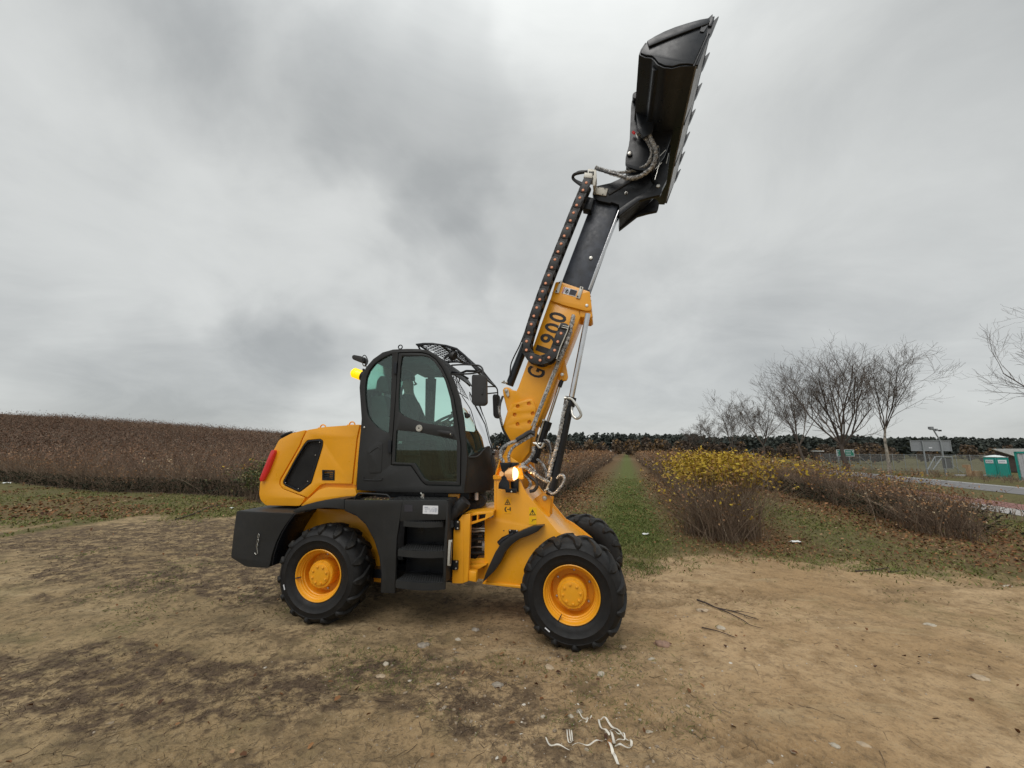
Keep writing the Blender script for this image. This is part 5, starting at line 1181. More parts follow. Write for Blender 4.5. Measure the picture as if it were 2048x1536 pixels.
def blades(x, y, h, v, name, m, lab, cat, w=.0028, lean=.5, sides=2):
    N = len(x); a = Acc(); z = TH(x, y); p0 = np.stack([x, y, z-.005], 1); d = rng.normal(size=(N, 3))*lean; d[:, 2] = 1
    d /= np.linalg.norm(d, axis=1, keepdims=True); p1 = p0+d*h[:, None]*.55; d2 = d.copy(); d2[:, :2] *= 2.0; d2[:, 2] *= .75; p2 = p1+d2*h[:, None]*.5
    r = np.hypot(x, y); ww = w*np.clip(r/2.5, .8, 5)
    a.tubes(np.stack([p0, p1, p2], 1), np.stack([ww, ww*.8, ww*.1], 1), sides, v)
    o = link(name, a.mesh(name, m), kind='stuff', label=lab, cat=cat); return o
occl = lambda x, y: 1.0
# grass beyond the lot and green tufts inside it
def pg(x, y):
    g = grassy(x, y); s = lat(x, y); pth = np.exp(-((s+.02)/.60)**4)
    k = g*(.22+.55*ss(.42, .62, fbm(x, y, .9, 3, 41)))*(1-.72*litter(x, y)); k = np.maximum(k, g*pth*.95)
    return k*(s < 14)*(1-(s < -4)*(y > edge_y(x)+.3))
x, y = polar_scatter(300000, 4.6, 24, pg); v = np.clip(rng.normal(.66, .20, len(x)) - .30*np.exp(-((lat(x, y))/.6)**4)*ss(.35, .6, fbm(x, y, .8, 3, 61)), 0, 1)
blades(x, y, rng.uniform(.022, .062, len(x)), v, 'grass', GRASS, 'short autumn grass beyond the bare lot and along the green strip between the rows', 'grass', w=.0022, lean=.6)
def pt(x, y): return (1-grassy(x, y)*.5)*ss(.60, .72, fbm(x, y, .95, 4, 141))*.8*(1-.8*ss(0, 2.5, x))
x, y = polar_scatter(90000, 1.9, 9, pt, 62); blades(x, y, rng.uniform(.012, .04, len(x)), rng.uniform(.1, .7, len(x)), 'grass_tufts', GRASS, 'thin green grass tufts growing in the bare soil', 'grass', w=.0015, lean=.9)
def pd(x, y):
    d = ss(.46, .57, fbm(x*.55+y*.18, y*1.15, .9, 5, 55, .6))*ss(.9, -1.2, x-.25*y); d = np.maximum(d, .45*ss(.58, .70, fbm(x, y, 1.6, 4, 99))*ss(1.5, 0, x))
    d = np.maximum(d, .30*ss(1.6, -.5, x)*ss(.30, .55, fbm(x, y, 2.6, 3, 15)))
    return d*(1-grassy(x, y)*.8)*.9
x, y = polar_scatter(180000, 1.8, 11, pd, 62)
blades(x, y, rng.uniform(.010, .042, len(x)), np.clip(rng.normal(.50, .27, len(x)), 0, 1), 'dry_stalks', DRY, 'dark dry stalks and heather flattened on the soil at the left', 'dry grass', w=.0011, lean=2.4)
# loose twigs lying on the ground
def lying(x, y, L, rad, v, name, m, lab, cat, curve=.25):
    N = len(x); a = rng.uniform(0, 2*np.pi, N); K = 4; P = np.zeros((N, K, 3)); px_, py_ = x.copy(), y.copy()
    for k in range(K):
        P[:, k, 0] = px_; P[:, k, 1] = py_; P[:, k, 2] = TH(px_, py_)+rad*1.2+rng.random(N)*.008
        px_ = px_+np.cos(a)*L/(K-1); py_ = py_+np.sin(a)*L/(K-1); a = a+rng.normal(0, curve, N)
    q = Acc(); R = rad[:, None]*np.array([1, .9, .7, .3]); q.tubes(P, R, 2, v); link(name, q.mesh(name, m), kind='stuff', label=lab, cat=cat)
x, y = polar_scatter(11000, 1.8, 10, lambda x, y: .12+.6*pd(x, y), 62); N = len(x)
lying(x, y, rng.uniform(.03, .13, N), rng.uniform(.0007, .0020, N), np.clip(rng.normal(.62, .25, N), 0, 1), 'loose_twigs', DRY, 'loose dry twigs strewn over the bare lot', 'twigs')
# pebbles
def rock_proto(n=12, seed=0):
    bm = bmesh.new(); bmesh.ops.create_icosphere(bm, subdivisions=1, radius=1); V = np.array([v.co[:] for v in bm.verts]); F = np.array([[v.index for v in f.verts] for f in bm.faces]); bm.free()
    r_ = np.random.default_rng(seed); V = V*(1+r_.normal(0, .16, (len(V), 1))); V[:, 2] *= .6; return V, F
RP = [rock_proto(seed=i) for i in range(5)]
def rocks(x, y, s, v, name, m, lab, cat):
    q = Acc()
    for k, (rv, rf) in enumerate(RP):
        i = np.arange(len(x)) % 5 == k; xs, ys, sz, vv = x[i], y[i], s[i], v[i]; N = len(xs); a = rng.uniform(0, 6.28, N); ca, sa = np.cos(a), np.sin(a)
        st = rng.uniform(.6, 1.0, N)
        P = np.stack([rv[None, :, 0]*ca[:, None]-rv[None, :, 1]*(sa*st)[:, None], rv[None, :, 0]*sa[:, None]+rv[None, :, 1]*(ca*st)[:, None], np.broadcast_to(rv[None, :, 2]*.8, (N, len(rv)))], 2)*sz[:, None, None]
        P += np.stack([xs, ys, TH(xs, ys)+sz*.0], 1)[:, None]
        q.add(P.reshape(-1, 3), (rf[None]+np.arange(N)[:, None, None]*len(rv)).reshape(-1, 3), np.repeat(vv, len(rv)))
    link(name, q.mesh(name, m, 60), kind='stuff', label=lab, cat=cat)
def pp(x, y):
    k = .10 + .8*np.exp(-(((x-.15)/.9)**2+((y-2.95)/.75)**2)) + .5*np.exp(-(((x-.6)/1.4)**2+((y-3.3)/.6)**2)) + .35*ss(.58, .7, fbm(x, y, .9, 3, 201))
    return np.clip(k, 0, 1)*(1-grassy(x, y)*.9)*(1-.65*ss(-.5, -2.5, x))
x, y = polar_scatter(20000, 1.8, 10, pp, 62); N = len(x); s = .0019*np.exp(rng.exponential(.50, N)).clip(1, 8)
rocks(x, y, s, np.clip(rng.normal(.62, .25, N), 0, 1), 'gravel', PEB, 'small pebbles scattered in the soil around the front wheel', 'gravel')
# fallen leaves
def pl(x, y): return np.clip(litter(x, y)*1.0 + .07*grassy(x, y) + .0045, 0, 1)*(lat(x, y) < 13)
x, y = polar_scatter(120000, 2.0, 30, pl, 60); N = len(x); q = Acc(); r = np.hypot(x, y)
q.leaves(np.stack([x, y, TH(x, y)+.006+rng.random(N)*.015], 1), rng.uniform(.010, .028, N)*np.clip(r/9, .75, 1.8), np.clip(rng.normal(.42, .24, N) - .15*(r < 5), 0, 1))
link('fallen_leaves', q.mesh('fallen_leaves', LEAF), kind='stuff', label='brown fallen leaves under and beside the shrub rows', cat='leaves')

# ---- shrubs
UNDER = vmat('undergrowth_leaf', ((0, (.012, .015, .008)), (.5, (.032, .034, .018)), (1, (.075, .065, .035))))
def stems(C, n, h, spread, rad, K=5, sides=3, q=None, flop=.0, branch=0, vmean=.5, twist=.10):
    """C (M,3) bases; n stems each. returns the tips"""
    M = len(C); N = M*n; base = np.repeat(C, n, 0) + np.concatenate([rng.normal(0, .10, (N, 2))*(.9+spread*1.6)*.9, np.zeros((N, 1))], 1)
    az = rng.uniform(0, 2*np.pi, N); sp = np.abs(rng.normal(0, spread, N)); hh = np.repeat(h, n)*rng.uniform(.62, 1.03, N)
    t = np.linspace(0, 1, K)[None]; out = sp[:, None]*(.15*t+.85*t**1.35)
    z = hh[:, None]*(t - flop*rng.random((N, 1))*t**2*.6); wob = np.cumsum(rng.normal(0, twist/K, (N, K, 2)), 1)
    P = np.stack([base[:, :1]+np.cos(az)[:, None]*out+wob[..., 0], base[:, 1:2]+np.sin(az)[:, None]*out+wob[..., 1], base[:, 2:3]+z], 2)
    R = rad*rng.uniform(.6, 1.2, (N, 1))*(1-.72*t); v = np.clip(rng.normal(vmean, .24, N), 0, 1); q.tubes(P, R, sides, v)
    tips = [P[:, -1]]
    if branch:
        for b_ in range(branch):
            k = rng.integers(2, K-1, N) if K > 3 else np.full(N, 1); p = P[np.arange(N), k]; d = rng.normal(0, .16, (N, 3)); d[:, 2] = np.abs(d[:, 2])+.18
            L = hh*.32; mid = p+d*L[:, None]*.6; end = mid+(d*np.array([.8, .8, 1.6]))*L[:, None]*.7
            q.tubes(np.stack([p, mid, end], 1), rad*.55*np.array([1, .7, .3])*np.ones((N, 1)), sides, v); tips.append(end)
    return np.concatenate(tips)
def shrub_obj(name, C, h, n, spread, rad, lab, cat, group=None, leaf=None, sides=3, K=5, flop=0.0, branch=1, lfrac=.0, lsize=.03, lm=None, vmean=.5, dens=2, under=0.0):
    root = bpy.data.objects.new(name, None); COL.objects.link(root); c = C.mean(0); root.location = c
    root['label'] = lab; root['category'] = cat
    if group: root['group'] = group
    q = Acc(); tips = stems(C-c, n, h, spread, rad, K, sides, q, flop, branch, vmean)
    o = link('stems', q.mesh('stems', STEM), root); o['kind'] = 'stuff'
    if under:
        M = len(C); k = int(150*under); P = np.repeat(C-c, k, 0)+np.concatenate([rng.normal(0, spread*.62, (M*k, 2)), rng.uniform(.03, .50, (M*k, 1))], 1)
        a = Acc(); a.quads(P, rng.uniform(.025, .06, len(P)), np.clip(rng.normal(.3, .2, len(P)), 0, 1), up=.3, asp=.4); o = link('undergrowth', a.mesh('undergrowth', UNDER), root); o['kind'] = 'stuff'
    for (mt, frac, size, nm, fn, vm_) in (leaf or []):
        w = tips + c; k = rng.random(len(tips)) < frac*(fn(w) if fn else 1.0); P = tips[k]
        if not len(P): continue
        P = np.repeat(P, dens, 0) + rng.normal(0, size*1.4, (len(P)*dens, 3)); r = np.linalg.norm((P+c)[:, :2], axis=1)
        a = Acc(); a.quads(P, size*rng.uniform(.6, 1.25, len(P)), np.clip(rng.normal(vm_, .22, len(P)), 0, 1), up=.6, asp=.62)
        o = link(nm, a.mesh(nm, mt), root); o['kind'] = 'stuff'
    return root
def row_pts(s0, t0, t1, step, jit=.18):
    t = np.arange(t0, t1, step); n = len(t); s = s0+rng.normal(0, jit, n); t = t+rng.normal(0, step*.25, n)
    x = s*DY + t*DX; y = -s*DX + t*DY; return np.stack([x, y, base_h(x, y)], 1)
def hgt(n, m=1.35, s=.10): return np.clip(rng.normal(m, s, n), m*.7, m*1.25)
# row between the path and the yellow shrubs (right of the path)
yel = lambda lo, hi: (lambda w: ss(lo, lo+.6, alo(w[:, 0], w[:, 1]))*(1-ss(hi-3, hi, alo(w[:, 0], w[:, 1])))*ss(.62, 1.05, w[:, 2]-base_h(w[:, 0], w[:, 1])))
C = row_pts(2.15, 8.3, 15, .36, .28); shrub_obj('shrub_row', C, hgt(len(C), 1.46, .07), 100, .56, .0045, 'shrub row right of the grass strip with bright yellow leaves along its top', 'shrubs', 'planted rows of shrubs',
    leaf=[(YLEAF, .95, .040, 'yellow_leaves', yel(8.2, 17), .60), (BLEAF, .10, .026, 'brown_leaves', None, .5)], dens=5, flop=.25)
C = row_pts(2.1, 15, 70, .50); shrub_obj('shrub_row', C, hgt(len(C), 1.46, .07), 70, .55, .0085, 'far part of the shrub row right of the grass strip, brown and nearly bare', 'shrubs', 'planted rows of shrubs',
    leaf=[(BLEAF, .40, .055, 'brown_leaves', None, .55), (YLEAF, .12, .05, 'yellow_leaves', lambda w: 1-ss(15, 20, w[:, 1]), .35)], dens=1, K=4, sides=2)
# bare shrub that ends this row, nearest to the wheel
C = ground_hit(1455, 1076)[:]; C = np.array([C]); shrub_obj('shrub', np.repeat(C, 3, 0)+rng.normal(0, .22, (3, 3))*[1, 1, 0], hgt(3, 1.10, .05), 190, .66, .0042, 'big bare brown shrub fanning out at the near end of the yellow row', 'shrub',
    leaf=[(YLEAF, .05, .030, 'yellow_leaves', None, .5), (BLEAF, .10, .026, 'brown_leaves', None, .6)], K=6, branch=2, flop=.3, vmean=.55)
# row left of the path
C = row_pts(-2.75, 10.0, 22, .36, .28); shrub_obj('shrub_row', C, hgt(len(C), 1.46, .08), 84, .60, .0046, 'shrub row left of the grass strip with rusty brown leaves behind the front wheels', 'shrubs', 'planted rows of shrubs',
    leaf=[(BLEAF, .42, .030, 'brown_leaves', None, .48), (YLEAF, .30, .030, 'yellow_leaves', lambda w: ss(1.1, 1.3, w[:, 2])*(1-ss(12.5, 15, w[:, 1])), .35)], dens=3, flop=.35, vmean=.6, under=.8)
C = row_pts(-2.75, 22, 70, .5); shrub_obj('shrub_row', C, hgt(len(C), 1.46, .08), 70, .58, .010, 'far part of the shrub row left of the grass strip', 'shrubs', 'planted rows of shrubs', leaf=[(BLEAF, .5, .06, 'brown_leaves', None, .5)], dens=1, K=4, sides=2)
# second row to the right
C = row_pts(6.2, 10.2, 24, .38, .30); shrub_obj('shrub_row', C, hgt(len(C), 1.40, .10)*(.68+.32*ss(10, 16, alo(C[:, 0], C[:, 1]))), 82, .60, .0050, 'second shrub row to the right, dark below and yellow topped', 'shrubs', 'planted rows of shrubs',
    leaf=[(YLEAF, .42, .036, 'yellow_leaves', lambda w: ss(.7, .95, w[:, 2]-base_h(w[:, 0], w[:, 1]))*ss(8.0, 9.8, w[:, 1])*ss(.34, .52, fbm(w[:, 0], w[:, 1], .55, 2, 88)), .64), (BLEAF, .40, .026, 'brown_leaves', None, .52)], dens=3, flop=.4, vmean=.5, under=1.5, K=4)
C = row_pts(6.4, 24, 70, .5); shrub_obj('shrub_row', C, hgt(len(C), 1.42, .09), 70, .55, .010, 'far part of the second shrub row to the right', 'shrubs', 'planted rows of shrubs', leaf=[(YLEAF, .35, .06, 'yellow_leaves', None, .45), (BLEAF, .3, .05, 'brown_leaves', None, .5)], dens=1, K=4, sides=2)
C = np.stack([np.array(ground_hit(px, py)) for px, py in ((1935, 1080), (1880, 1070), (1820, 1060))]); shrub_obj('shrub', C, hgt(3, .88, .08), 100, .50, .0044, 'sprawling bare shrub with long leaning branches at the near end of the right row', 'shrub',
    leaf=[(BLEAF, .16, .026, 'brown_leaves', None, .7)], K=6, branch=2, flop=.75, vmean=.45)
# left side: front edge of the field of shrubs

x = np.arange(-34, -8.6, .36); x = x+rng.normal(0, .08, len(x)); C = np.stack([x, edge_y(x)+.55+rng.normal(0, .12, len(x)), base_h(x, edge_y(x)+.5)], 1)
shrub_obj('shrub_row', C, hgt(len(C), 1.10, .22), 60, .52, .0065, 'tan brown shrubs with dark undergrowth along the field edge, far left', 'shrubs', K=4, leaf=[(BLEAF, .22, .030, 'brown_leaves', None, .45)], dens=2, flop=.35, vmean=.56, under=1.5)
x = np.arange(-8.8, 1.2, .36); C = np.stack([x, edge_y(x)+.7+rng.normal(0, .15, len(x)), base_h(x, edge_y(x)+.5)], 1)
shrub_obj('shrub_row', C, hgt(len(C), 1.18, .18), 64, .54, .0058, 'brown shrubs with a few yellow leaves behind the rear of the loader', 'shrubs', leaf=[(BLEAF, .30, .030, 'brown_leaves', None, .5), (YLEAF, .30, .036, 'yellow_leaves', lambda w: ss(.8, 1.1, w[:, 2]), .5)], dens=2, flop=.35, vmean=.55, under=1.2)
C = np.array([ground_hit(322, 978)[:]]); shrub_obj('shrub', C, hgt(1, 1.15), 60, .42, .0052, 'pale tipped bare shrub standing out in front of the left field', 'shrub', leaf=[(BLEAF, .5, .036, 'dry_flower_heads', None, .98)], dens=2, K=6, branch=1, flop=.3, vmean=.65)
C = np.array([ground_hit(505, 1000)[:], ground_hit(530, 1004)[:]]); shrub_obj('shrub', C, hgt(2, 1.12), 70, .36, .005, 'leafy green and cream shrub just behind the red tail light', 'shrub', leaf=[(GLEAF, 1.0, .034, 'green_leaves', None, .55)], dens=5, K=6, branch=2, flop=.2, vmean=.5)
# the field behind: rows of the same shrubs climbing the low hill, one mass
fx, fy = [], []
for s0 in np.arange(-3.6*34, -4, 3.6):
    t = np.concatenate([np.arange(8, 60, .55), np.arange(60, 150, 1.3)]); s = s0-2.6+rng.normal(0, .25, len(t)); fx.append(s*DY+t*DX); fy.append(-s*DX+t*DY)
fx = np.concatenate(fx); fy = np.concatenate(fy); k = (fy > edge_y(fx)+1.6) & (fy < 135) & (fx > -1.45*fy-4) & (fx < 5); fx, fy = fx[k], fy[k]
q = Acc(); lq = Acc(); D_ = np.hypot(fx, fy)
for lo, hi, n, rad, K in ((0, 32, 44, .009, 4), (32, 60, 24, .016, 3), (60, 400, 12, .030, 3)):
    i = (D_ >= lo) & (D_ < hi); C = np.stack([fx[i], fy[i], base_h(fx[i], fy[i])], 1)
    C = C + np.stack([np.zeros(len(C)), np.zeros(len(C)), np.zeros(len(C))], 1)
    tone = .50 + .5*(fbm(C[:, 0]*.35, C[:, 1], .09, 3, 303)-.5) - (.10 if lo >= 60 else 0)
    tips = stems(C, n, hgt(len(C), 1.28 if lo < 32 else 1.0, .13), .50 if lo < 60 else .95, rad, K, 2, q, .2, 0, np.repeat(tone, n))
    j = rng.random(len(tips)) < (.22 if lo < 60 else .30); P = tips[j]; P = np.repeat(P, 3 if lo else 2, 0)+rng.normal(0, .12+lo*.003, (len(P)*(3 if lo else 2), 3)); lq.quads(P, .030*np.clip(lo/22+1, 1, 3.4)*rng.uniform(.7, 1.3, len(P)), np.clip(rng.normal(.45 if lo < 60 else .24, .15 if lo < 60 else .10, len(P)), 0, 1), up=.5)
FSTEM = vmat('field_stem', ((0, (.085, .056, .042)), (.5, (.185, .122, .085)), (.85, (.27, .190, .130)), (1, (.34, .26, .18))))
FLEAF = vmat('field_leaf', ((0, (.085, .055, .040)), (.5, (.235, .130, .078)), (1, (.40, .26, .14))), .8)
link('field_shrubs', q.mesh('field_shrubs', FSTEM), kind='stuff', label='field of bare brown shrubs climbing the low hill at the left', cat='shrubs')
link('field_leaves', lq.mesh('field_leaves', FLEAF), kind='stuff', label='last brown leaves on the shrubs of the left field', cat='leaves')
# rows between the visible ones, far back, and low scrub by the road
q = Acc(); xs, ys = polar_scatter(9000, 24, 75, lambda x, y: ((lat(x, y) > 9) & (lat(x, y) < 14.0) | (lat(x, y) > 29.5) & (lat(x, y) < 36)).astype(float)*.8, 58)
C = np.stack([xs, ys, base_h(xs, ys)], 1); stems(C, 9, hgt(len(C), .60, .2), .40, .014, 3, 2, q, .3, 0, .6); link('roadside_scrub', q.mesh('roadside_scrub', STEM), kind='stuff', label='low dry scrub along both sides of the road', cat='scrub')

# ---- road, cycle path, verge
def strip(name, s0, s1, t0, t1, dz, m, kind='structure', n=160, label=None):
    t = np.linspace(t0, t1, n); V = []
    for s in (s0, s1):
        x = s*DY+t*DX; y = -s*DX+t*DY; V.append(np.stack([x, y, base_h(x, y)+dz], 1))
    V = np.concatenate(V); i = np.arange(n-1); F = np.stack([i, n+i, n+i+1, i+1], 1)
    o = link(name, new_mesh(name, V, F, m, 180), kind=kind)
    if label: o['label'] = label
    return o
ASPH = mat('asphalt', (.17, .165, .165), .8, var=.12, vscale=2, bump=.2, bscale=40)
LINE = mat('road_paint', (.72, .72, .70), .6, var=.1)
REDP_ = mat('red_paving', (.25, .115, .10), .85, var=.15, vscale=3, bump=.15, bscale=30)
PALE = mat('pale_paving', (.36, .34, .32), .85, var=.12, vscale=3, bump=.15, bscale=30)
strip('road', 22.6, 27.6, 0, 260, .02, ASPH); strip('road_marking', 26.9, 27.1, 0, 260, .026, LINE)
strip('cycle_path', 16.4, 18.2, -2, 200, .02, REDP_); strip('pavement', 14.8, 16.4, -2, 200, .02, PALE)
# ---- bare trees
def bare_tree(px, D, height, fork, limbs, lab, thick=.16, spread=1.0, seed=1, pale=False, detail=1.0, pxdir=None, lean=0):
    r_ = np.random.default_rng(seed); u = ground = None
    d = px_dir(px, 905); x = d.x/d.y*D; y = D; z0 = float(base_h(x, y)); paths = {0: [], 1: []}
    def grow(p, dr, L, rad, lev, dst):
        K = 5; P = [p.copy()]; d_ = dr/np.linalg.norm(dr)
        for k in range(K-1):
            d_ = d_ + r_.normal(0, .13, 3) + np.array([0, 0, .095 if lev < 3 else .04]); d_ /= np.linalg.norm(d_); p = p + d_*L/(K-1); P.append(p.copy())
        R = rad*np.linspace(1, .45 if lev < 3 else .3, K); dst.append((np.array(P), R))
        if lev >= 4: return
        nb = {0: max(4, limbs-1), 1: 8, 2: 6, 3: 4}[lev]; nb = max(2, int(round(nb*detail))) if lev > 1 else nb
        for b_ in range(nb):
            f_ = r_.uniform(.85, 1.0) if lev == 0 else r_.uniform(.22, 1.0); k = f_*(K-1); i_ = min(int(k), K-2); q = P[i_]+(P[i_+1]-P[i_])*(k-i_)
            tdir = (P[i_+1]-P[i_]); tdir /= np.linalg.norm(tdir); a = r_.normal(size=3); a -= tdir*a.dot(tdir); a /= np.linalg.norm(a)
            if lev == 0: az = b_*2.4+r_.uniform(-.3, .3); a = np.array([math.cos(az), math.sin(az), 0]); ang = r_.uniform(.18, .85)*spread
            else: ang = r_.uniform(.45, .95)
            nd = tdir*math.cos(ang)+a*math.sin(ang); nd[2] = nd[2]+.12
            LL = {0: (height-fork)*.69*(1-.25*abs(ang-.35)), 1: L*.52, 2: L*.50, 3: L*.55}[lev]*r_.uniform(.75, 1.15)
            grow(q, nd, LL, R[i_]*{0: .55, 1: .48, 2: .50, 3: .55}[lev], lev+1, paths[1])
    root = bpy.data.objects.new('bare_tree', None); COL.objects.link(root); root.location = (x, y, z0-.05)
    root['label'] = lab; root['category'] = 'tree'; root['group'] = 'bare roadside trees'
    grow(np.zeros(3), np.array([lean, 0, 1.]), fork, thick, 0, paths[0])
    minr = max(.006, D*.00017)
    for nm, key, sd, m in (('trunk', 0, 8, BARKP if pale else BARK), ('branches', 1, 3, BARK)):
        P = np.array([a for a, b in paths[key]]); R = np.maximum(np.array([b for a, b in paths[key]]), minr); q = Acc(); q.tubes(P, R, sd, np.clip(r_.normal(.5, .25, len(P)), 0, 1)); link(nm, q.mesh(nm, m, 60), root)
    return root
BARKP = mat('pale_bark', (.26, .23, .19), .9, var=.5, vscale=3.5, bump=.4, bscale=12)
bare_tree(1773, 44, 14.8, 5.4, 8, 'slender tree with a pale trunk, rightmost of the whole bare trees by the road', .20, .95, 5, True)
bare_tree(1690, 51, 18.0, 3.7, 12, 'largest bare tree, dark and many limbed, left of the pale trunked one', .38, 1.08, 12, False, 1.1)
bare_tree(1607, 64, 18.5, 4.0, 10, 'dark bare tree, second largest, between two others by the road', .26, .9, 23, False)
bare_tree(1527, 84, 16.5, 4.2, 8, 'fourth bare tree from the right, above the yellow shrubs', .28, .95, 34, False)
bare_tree(1462, 110, 18.5, 3.5, 8, 'fifth bare tree from the right, rounded crown above the shrub row', .30, .95, 45, False, .9)
bare_tree(1425, 130, 15, 3.5, 8, 'sixth bare tree from the right, small against the sky', .30, .9, 49, False, .8)
bare_tree(1385, 165, 11, 3.0, 7, 'smallest bare tree, leftmost of the line above the path', .30, .95, 56, False, .8)
bare_tree(2285, 25.5, 15.0, 4.6, 9, 'bare tree whose branches reach in from the right edge', .24, 1.15, 67, False)
# ---- far woods
def wood(name, n, xr, D0, D1, h0, h1, m, lab, cat, cone=True, vm_=.5, per=70, dens=None, seed=3):
    r_ = np.random.default_rng(seed); q = Acc(); u = r_.uniform(*xr, n); Dd = r_.uniform(D0, D1, n); x = u*Dd; y = Dd; z = base_h(x, y); h = r_.uniform(h0, h1, n)*(1+.12*(fbm(u*14, u*0+1, 1, 3, 8)-.5)*2); z = np.where(u < -.05, -.3, z)
    for a in range(n):
        k = per; t = r_.random(k)**.8; rad = (h[a]*.21*(1-t**2.2)**.6+.3) if cone else h[a]*.24*np.sqrt(np.clip(1-(2*t-1)**2, 0, 1))+.3
        zz_ = z[a]+h[a]*(.18+.82*t if cone else .15+.85*t); th = r_.uniform(0, 6.28, k); rr2 = rad*np.sqrt(r_.random(k))
        C = np.stack([x[a]+np.cos(th)*rr2, y[a]+np.sin(th)*rr2, zz_], 1); q.quads(C, (.85+.65*(1-t))*h[a]/12*r_.uniform(.7, 1.3, k), np.clip(r_.normal(vm_, .22, k)+.15*(t-.5), 0, 1), up=.4, asp=.75)
    o = link(name, q.mesh(name, m), kind='stuff', label=lab, cat=cat); return o
wood('pine_wood', 1250, (-.66, 1.75), 235, 300, 10.4, 12.8, PINE, 'dark pine wood along the horizon behind the field and the road', 'wood', True, .45, 46)
wood('pine_wood', 520, (.3, 1.75), 180, 215, 8.6, 10.2, PINE, 'nearer front of the dark pine wood behind the fence at the right', 'wood', True, .5, 60, seed=9)
wood('autumn_thicket', 130, (.10, .95), 118, 165, 3.2, 5.8, THICK, 'bare brown thicket below the pines at the end of the rows', 'thicket', False, .34, 120, seed=5)
wood('autumn_thicket', 22, (.08, .42), 100, 130, 3.0, 5.0, THICK, 'orange leaved young trees at the far end of the grass strip', 'thicket', False, .62, 120, seed=6)
wood('autumn_thicket', 26, (.7, 1.25), 80, 110, 2.5, 5.5, THICK, 'yellowing bushes in front of the pines behind the billboard', 'thicket', False, .5, 110, seed=8)

# ---- fence, signs and buildings at the right
GREYM = mat('galvanised_steel', (.30, .32, .33), .5, metal=.4, var=.1)
SIGNB = mat('grey_sign_back', (.27, .285, .30), .55, metal=.3, var=.08)
SGN = mat('green_road_sign', (.008, .20, .13), .45, var=.05)
TEAL = mat('teal_plastic', (.02, .42, .36), .4, var=.08, vscale=2)
TEALD = mat('teal_plastic_frame', (.008, .24, .20), .4, var=.08)
WROOF = mat('white_translucent_roof', (.72, .80, .78), .4, var=.04)
BARNR = mat('pale_sheet_roof', (.55, .56, .56), .5, var=.1)
BARNB = mat('brown_gable', (.06, .045, .038), .8, var=.2)
WALLW = mat('pale_wall', (.44, .45, .47), .7, var=.06)
WOODM = mat('raw_timber', (.42, .27, .16), .7, var=.15)
DARKG = mat('dark_grey_block', (.10, .10, .10), .8, var=.1)
def mesh_screen():
    m = bpy.data.materials.new('chain_link'); m.use_nodes = True; T = NT(m.node_tree); b = T.N['Principled BSDF']; b.inputs['Base Color'].default_value = (.24, .25, .25, 1); b.inputs['Roughness'].default_value = .6; b.inputs['Alpha'].default_value = .34; return m
CHL = mesh_screen()
def at(px, D): d = px_dir(px, 905); x = d.x/d.y*D; return Vector((x, D, float(base_h(x, D))))
def thing(name, lab, cat, loc, rz=0, group=None):
    o = bpy.data.objects.new(name, None); COL.objects.link(o); o.location = loc; o.rotation_euler = (0, 0, rz); o['label'] = lab; o['category'] = cat
    if group: o['group'] = group
    return o
def pbox(par, name, m, x0, x1, y0, y1, z0, z1, bev=.0):
    b = MB(); b.box(x0, x1, y0, y1, z0, z1); me = b.mesh(name, m, 30)
    if bev:
        bm = bmesh.new(); bm.from_mesh(me); bmesh.ops.recalc_face_normals(bm, faces=bm.faces); bmesh.ops.bevel(bm, geom=bm.edges[:], offset=bev, segments=2, affect='EDGES', clamp_overlap=True); bm.to_mesh(me); bm.free()
    return link(name, me, par)
p0 = at(1640, 62); p1 = at(1998, 47.5); dv_ = p1-p0; L = dv_.length; FE = thing('chain_link_fence', 'grey chain link fence in front of the pine wood', 'fence', p0, math.atan2(dv_.y, dv_.x))
dz = (p1.z-p0.z); nP = 15; me_ = MB(); me_.tube([(0, 0, 0), (0, 0, 2.3)], .035, 6); me_ = me_.mesh('post', GREYM)
for i in range(nP+1): o = link('post', me_, FE); o.location = (L*i/nP, 0, dz*i/nP)
for i in range(nP):
    x0_ = L*i/nP; b = MB(); b.add([(x0_, .05, 0), (x0_+L/nP, .05, 0), (x0_+L/nP, .05, 2.2), (x0_, .05, 2.2)], [(0, 1, 2, 3)]); link('mesh_panel', b.mesh('mesh_panel', CHL, None), FE)
b = MB(); b.tube([(0, 0, 2.2), (L, 0, 2.2+dz)], .02, 5); link('top_wire', b.mesh('top_wire', GREYM), FE)
for k in (4, 11): b = MB(); xx = L*k/nP; b.tube([(xx, -.02, 1.9), (xx+1.6, -.02, 0)], .03, 5); link('brace', b.mesh('brace', GREYM), FE)
# big grey sign seen from behind
c = at(1863, 44); SG = thing('billboard', 'large grey sign board seen from behind on two posts', 'sign', c, -.15)
k = 44/790/math.cos(.15); sx = lambda px: (px-1863)*k*1.16; hz = lambda py: (905-py)*44*1.0/790 + H - c.z
pbox(SG, 'board', SIGNB, sx(1834), sx(1893), 0, .05, hz(901), hz(880)); 
for a_ in ((1834, 1893, 880, 881.2), (1834, 1893, 899.8, 901)): pbox(SG, 'frame_bar', GREYM, sx(a_[0])-.03, sx(a_[1])+.03, -.05, -.005, hz(a_[3]), hz(a_[2]))
for px in (1834, 1893): pbox(SG, 'frame_bar', GREYM, sx(px)-.05, sx(px)+.02, -.04, .0, hz(901), hz(880))
for px in (1851, 1878): pbox(SG, 'sign_post', GREYM, sx(px)-.07, sx(px)+.05, -.14, -.055, -.1, hz(880.5))
pbox(SG, 'white_label', WHT, sx(1860), sx(1865), -.02, -.004, hz(895.5), hz(893.5))
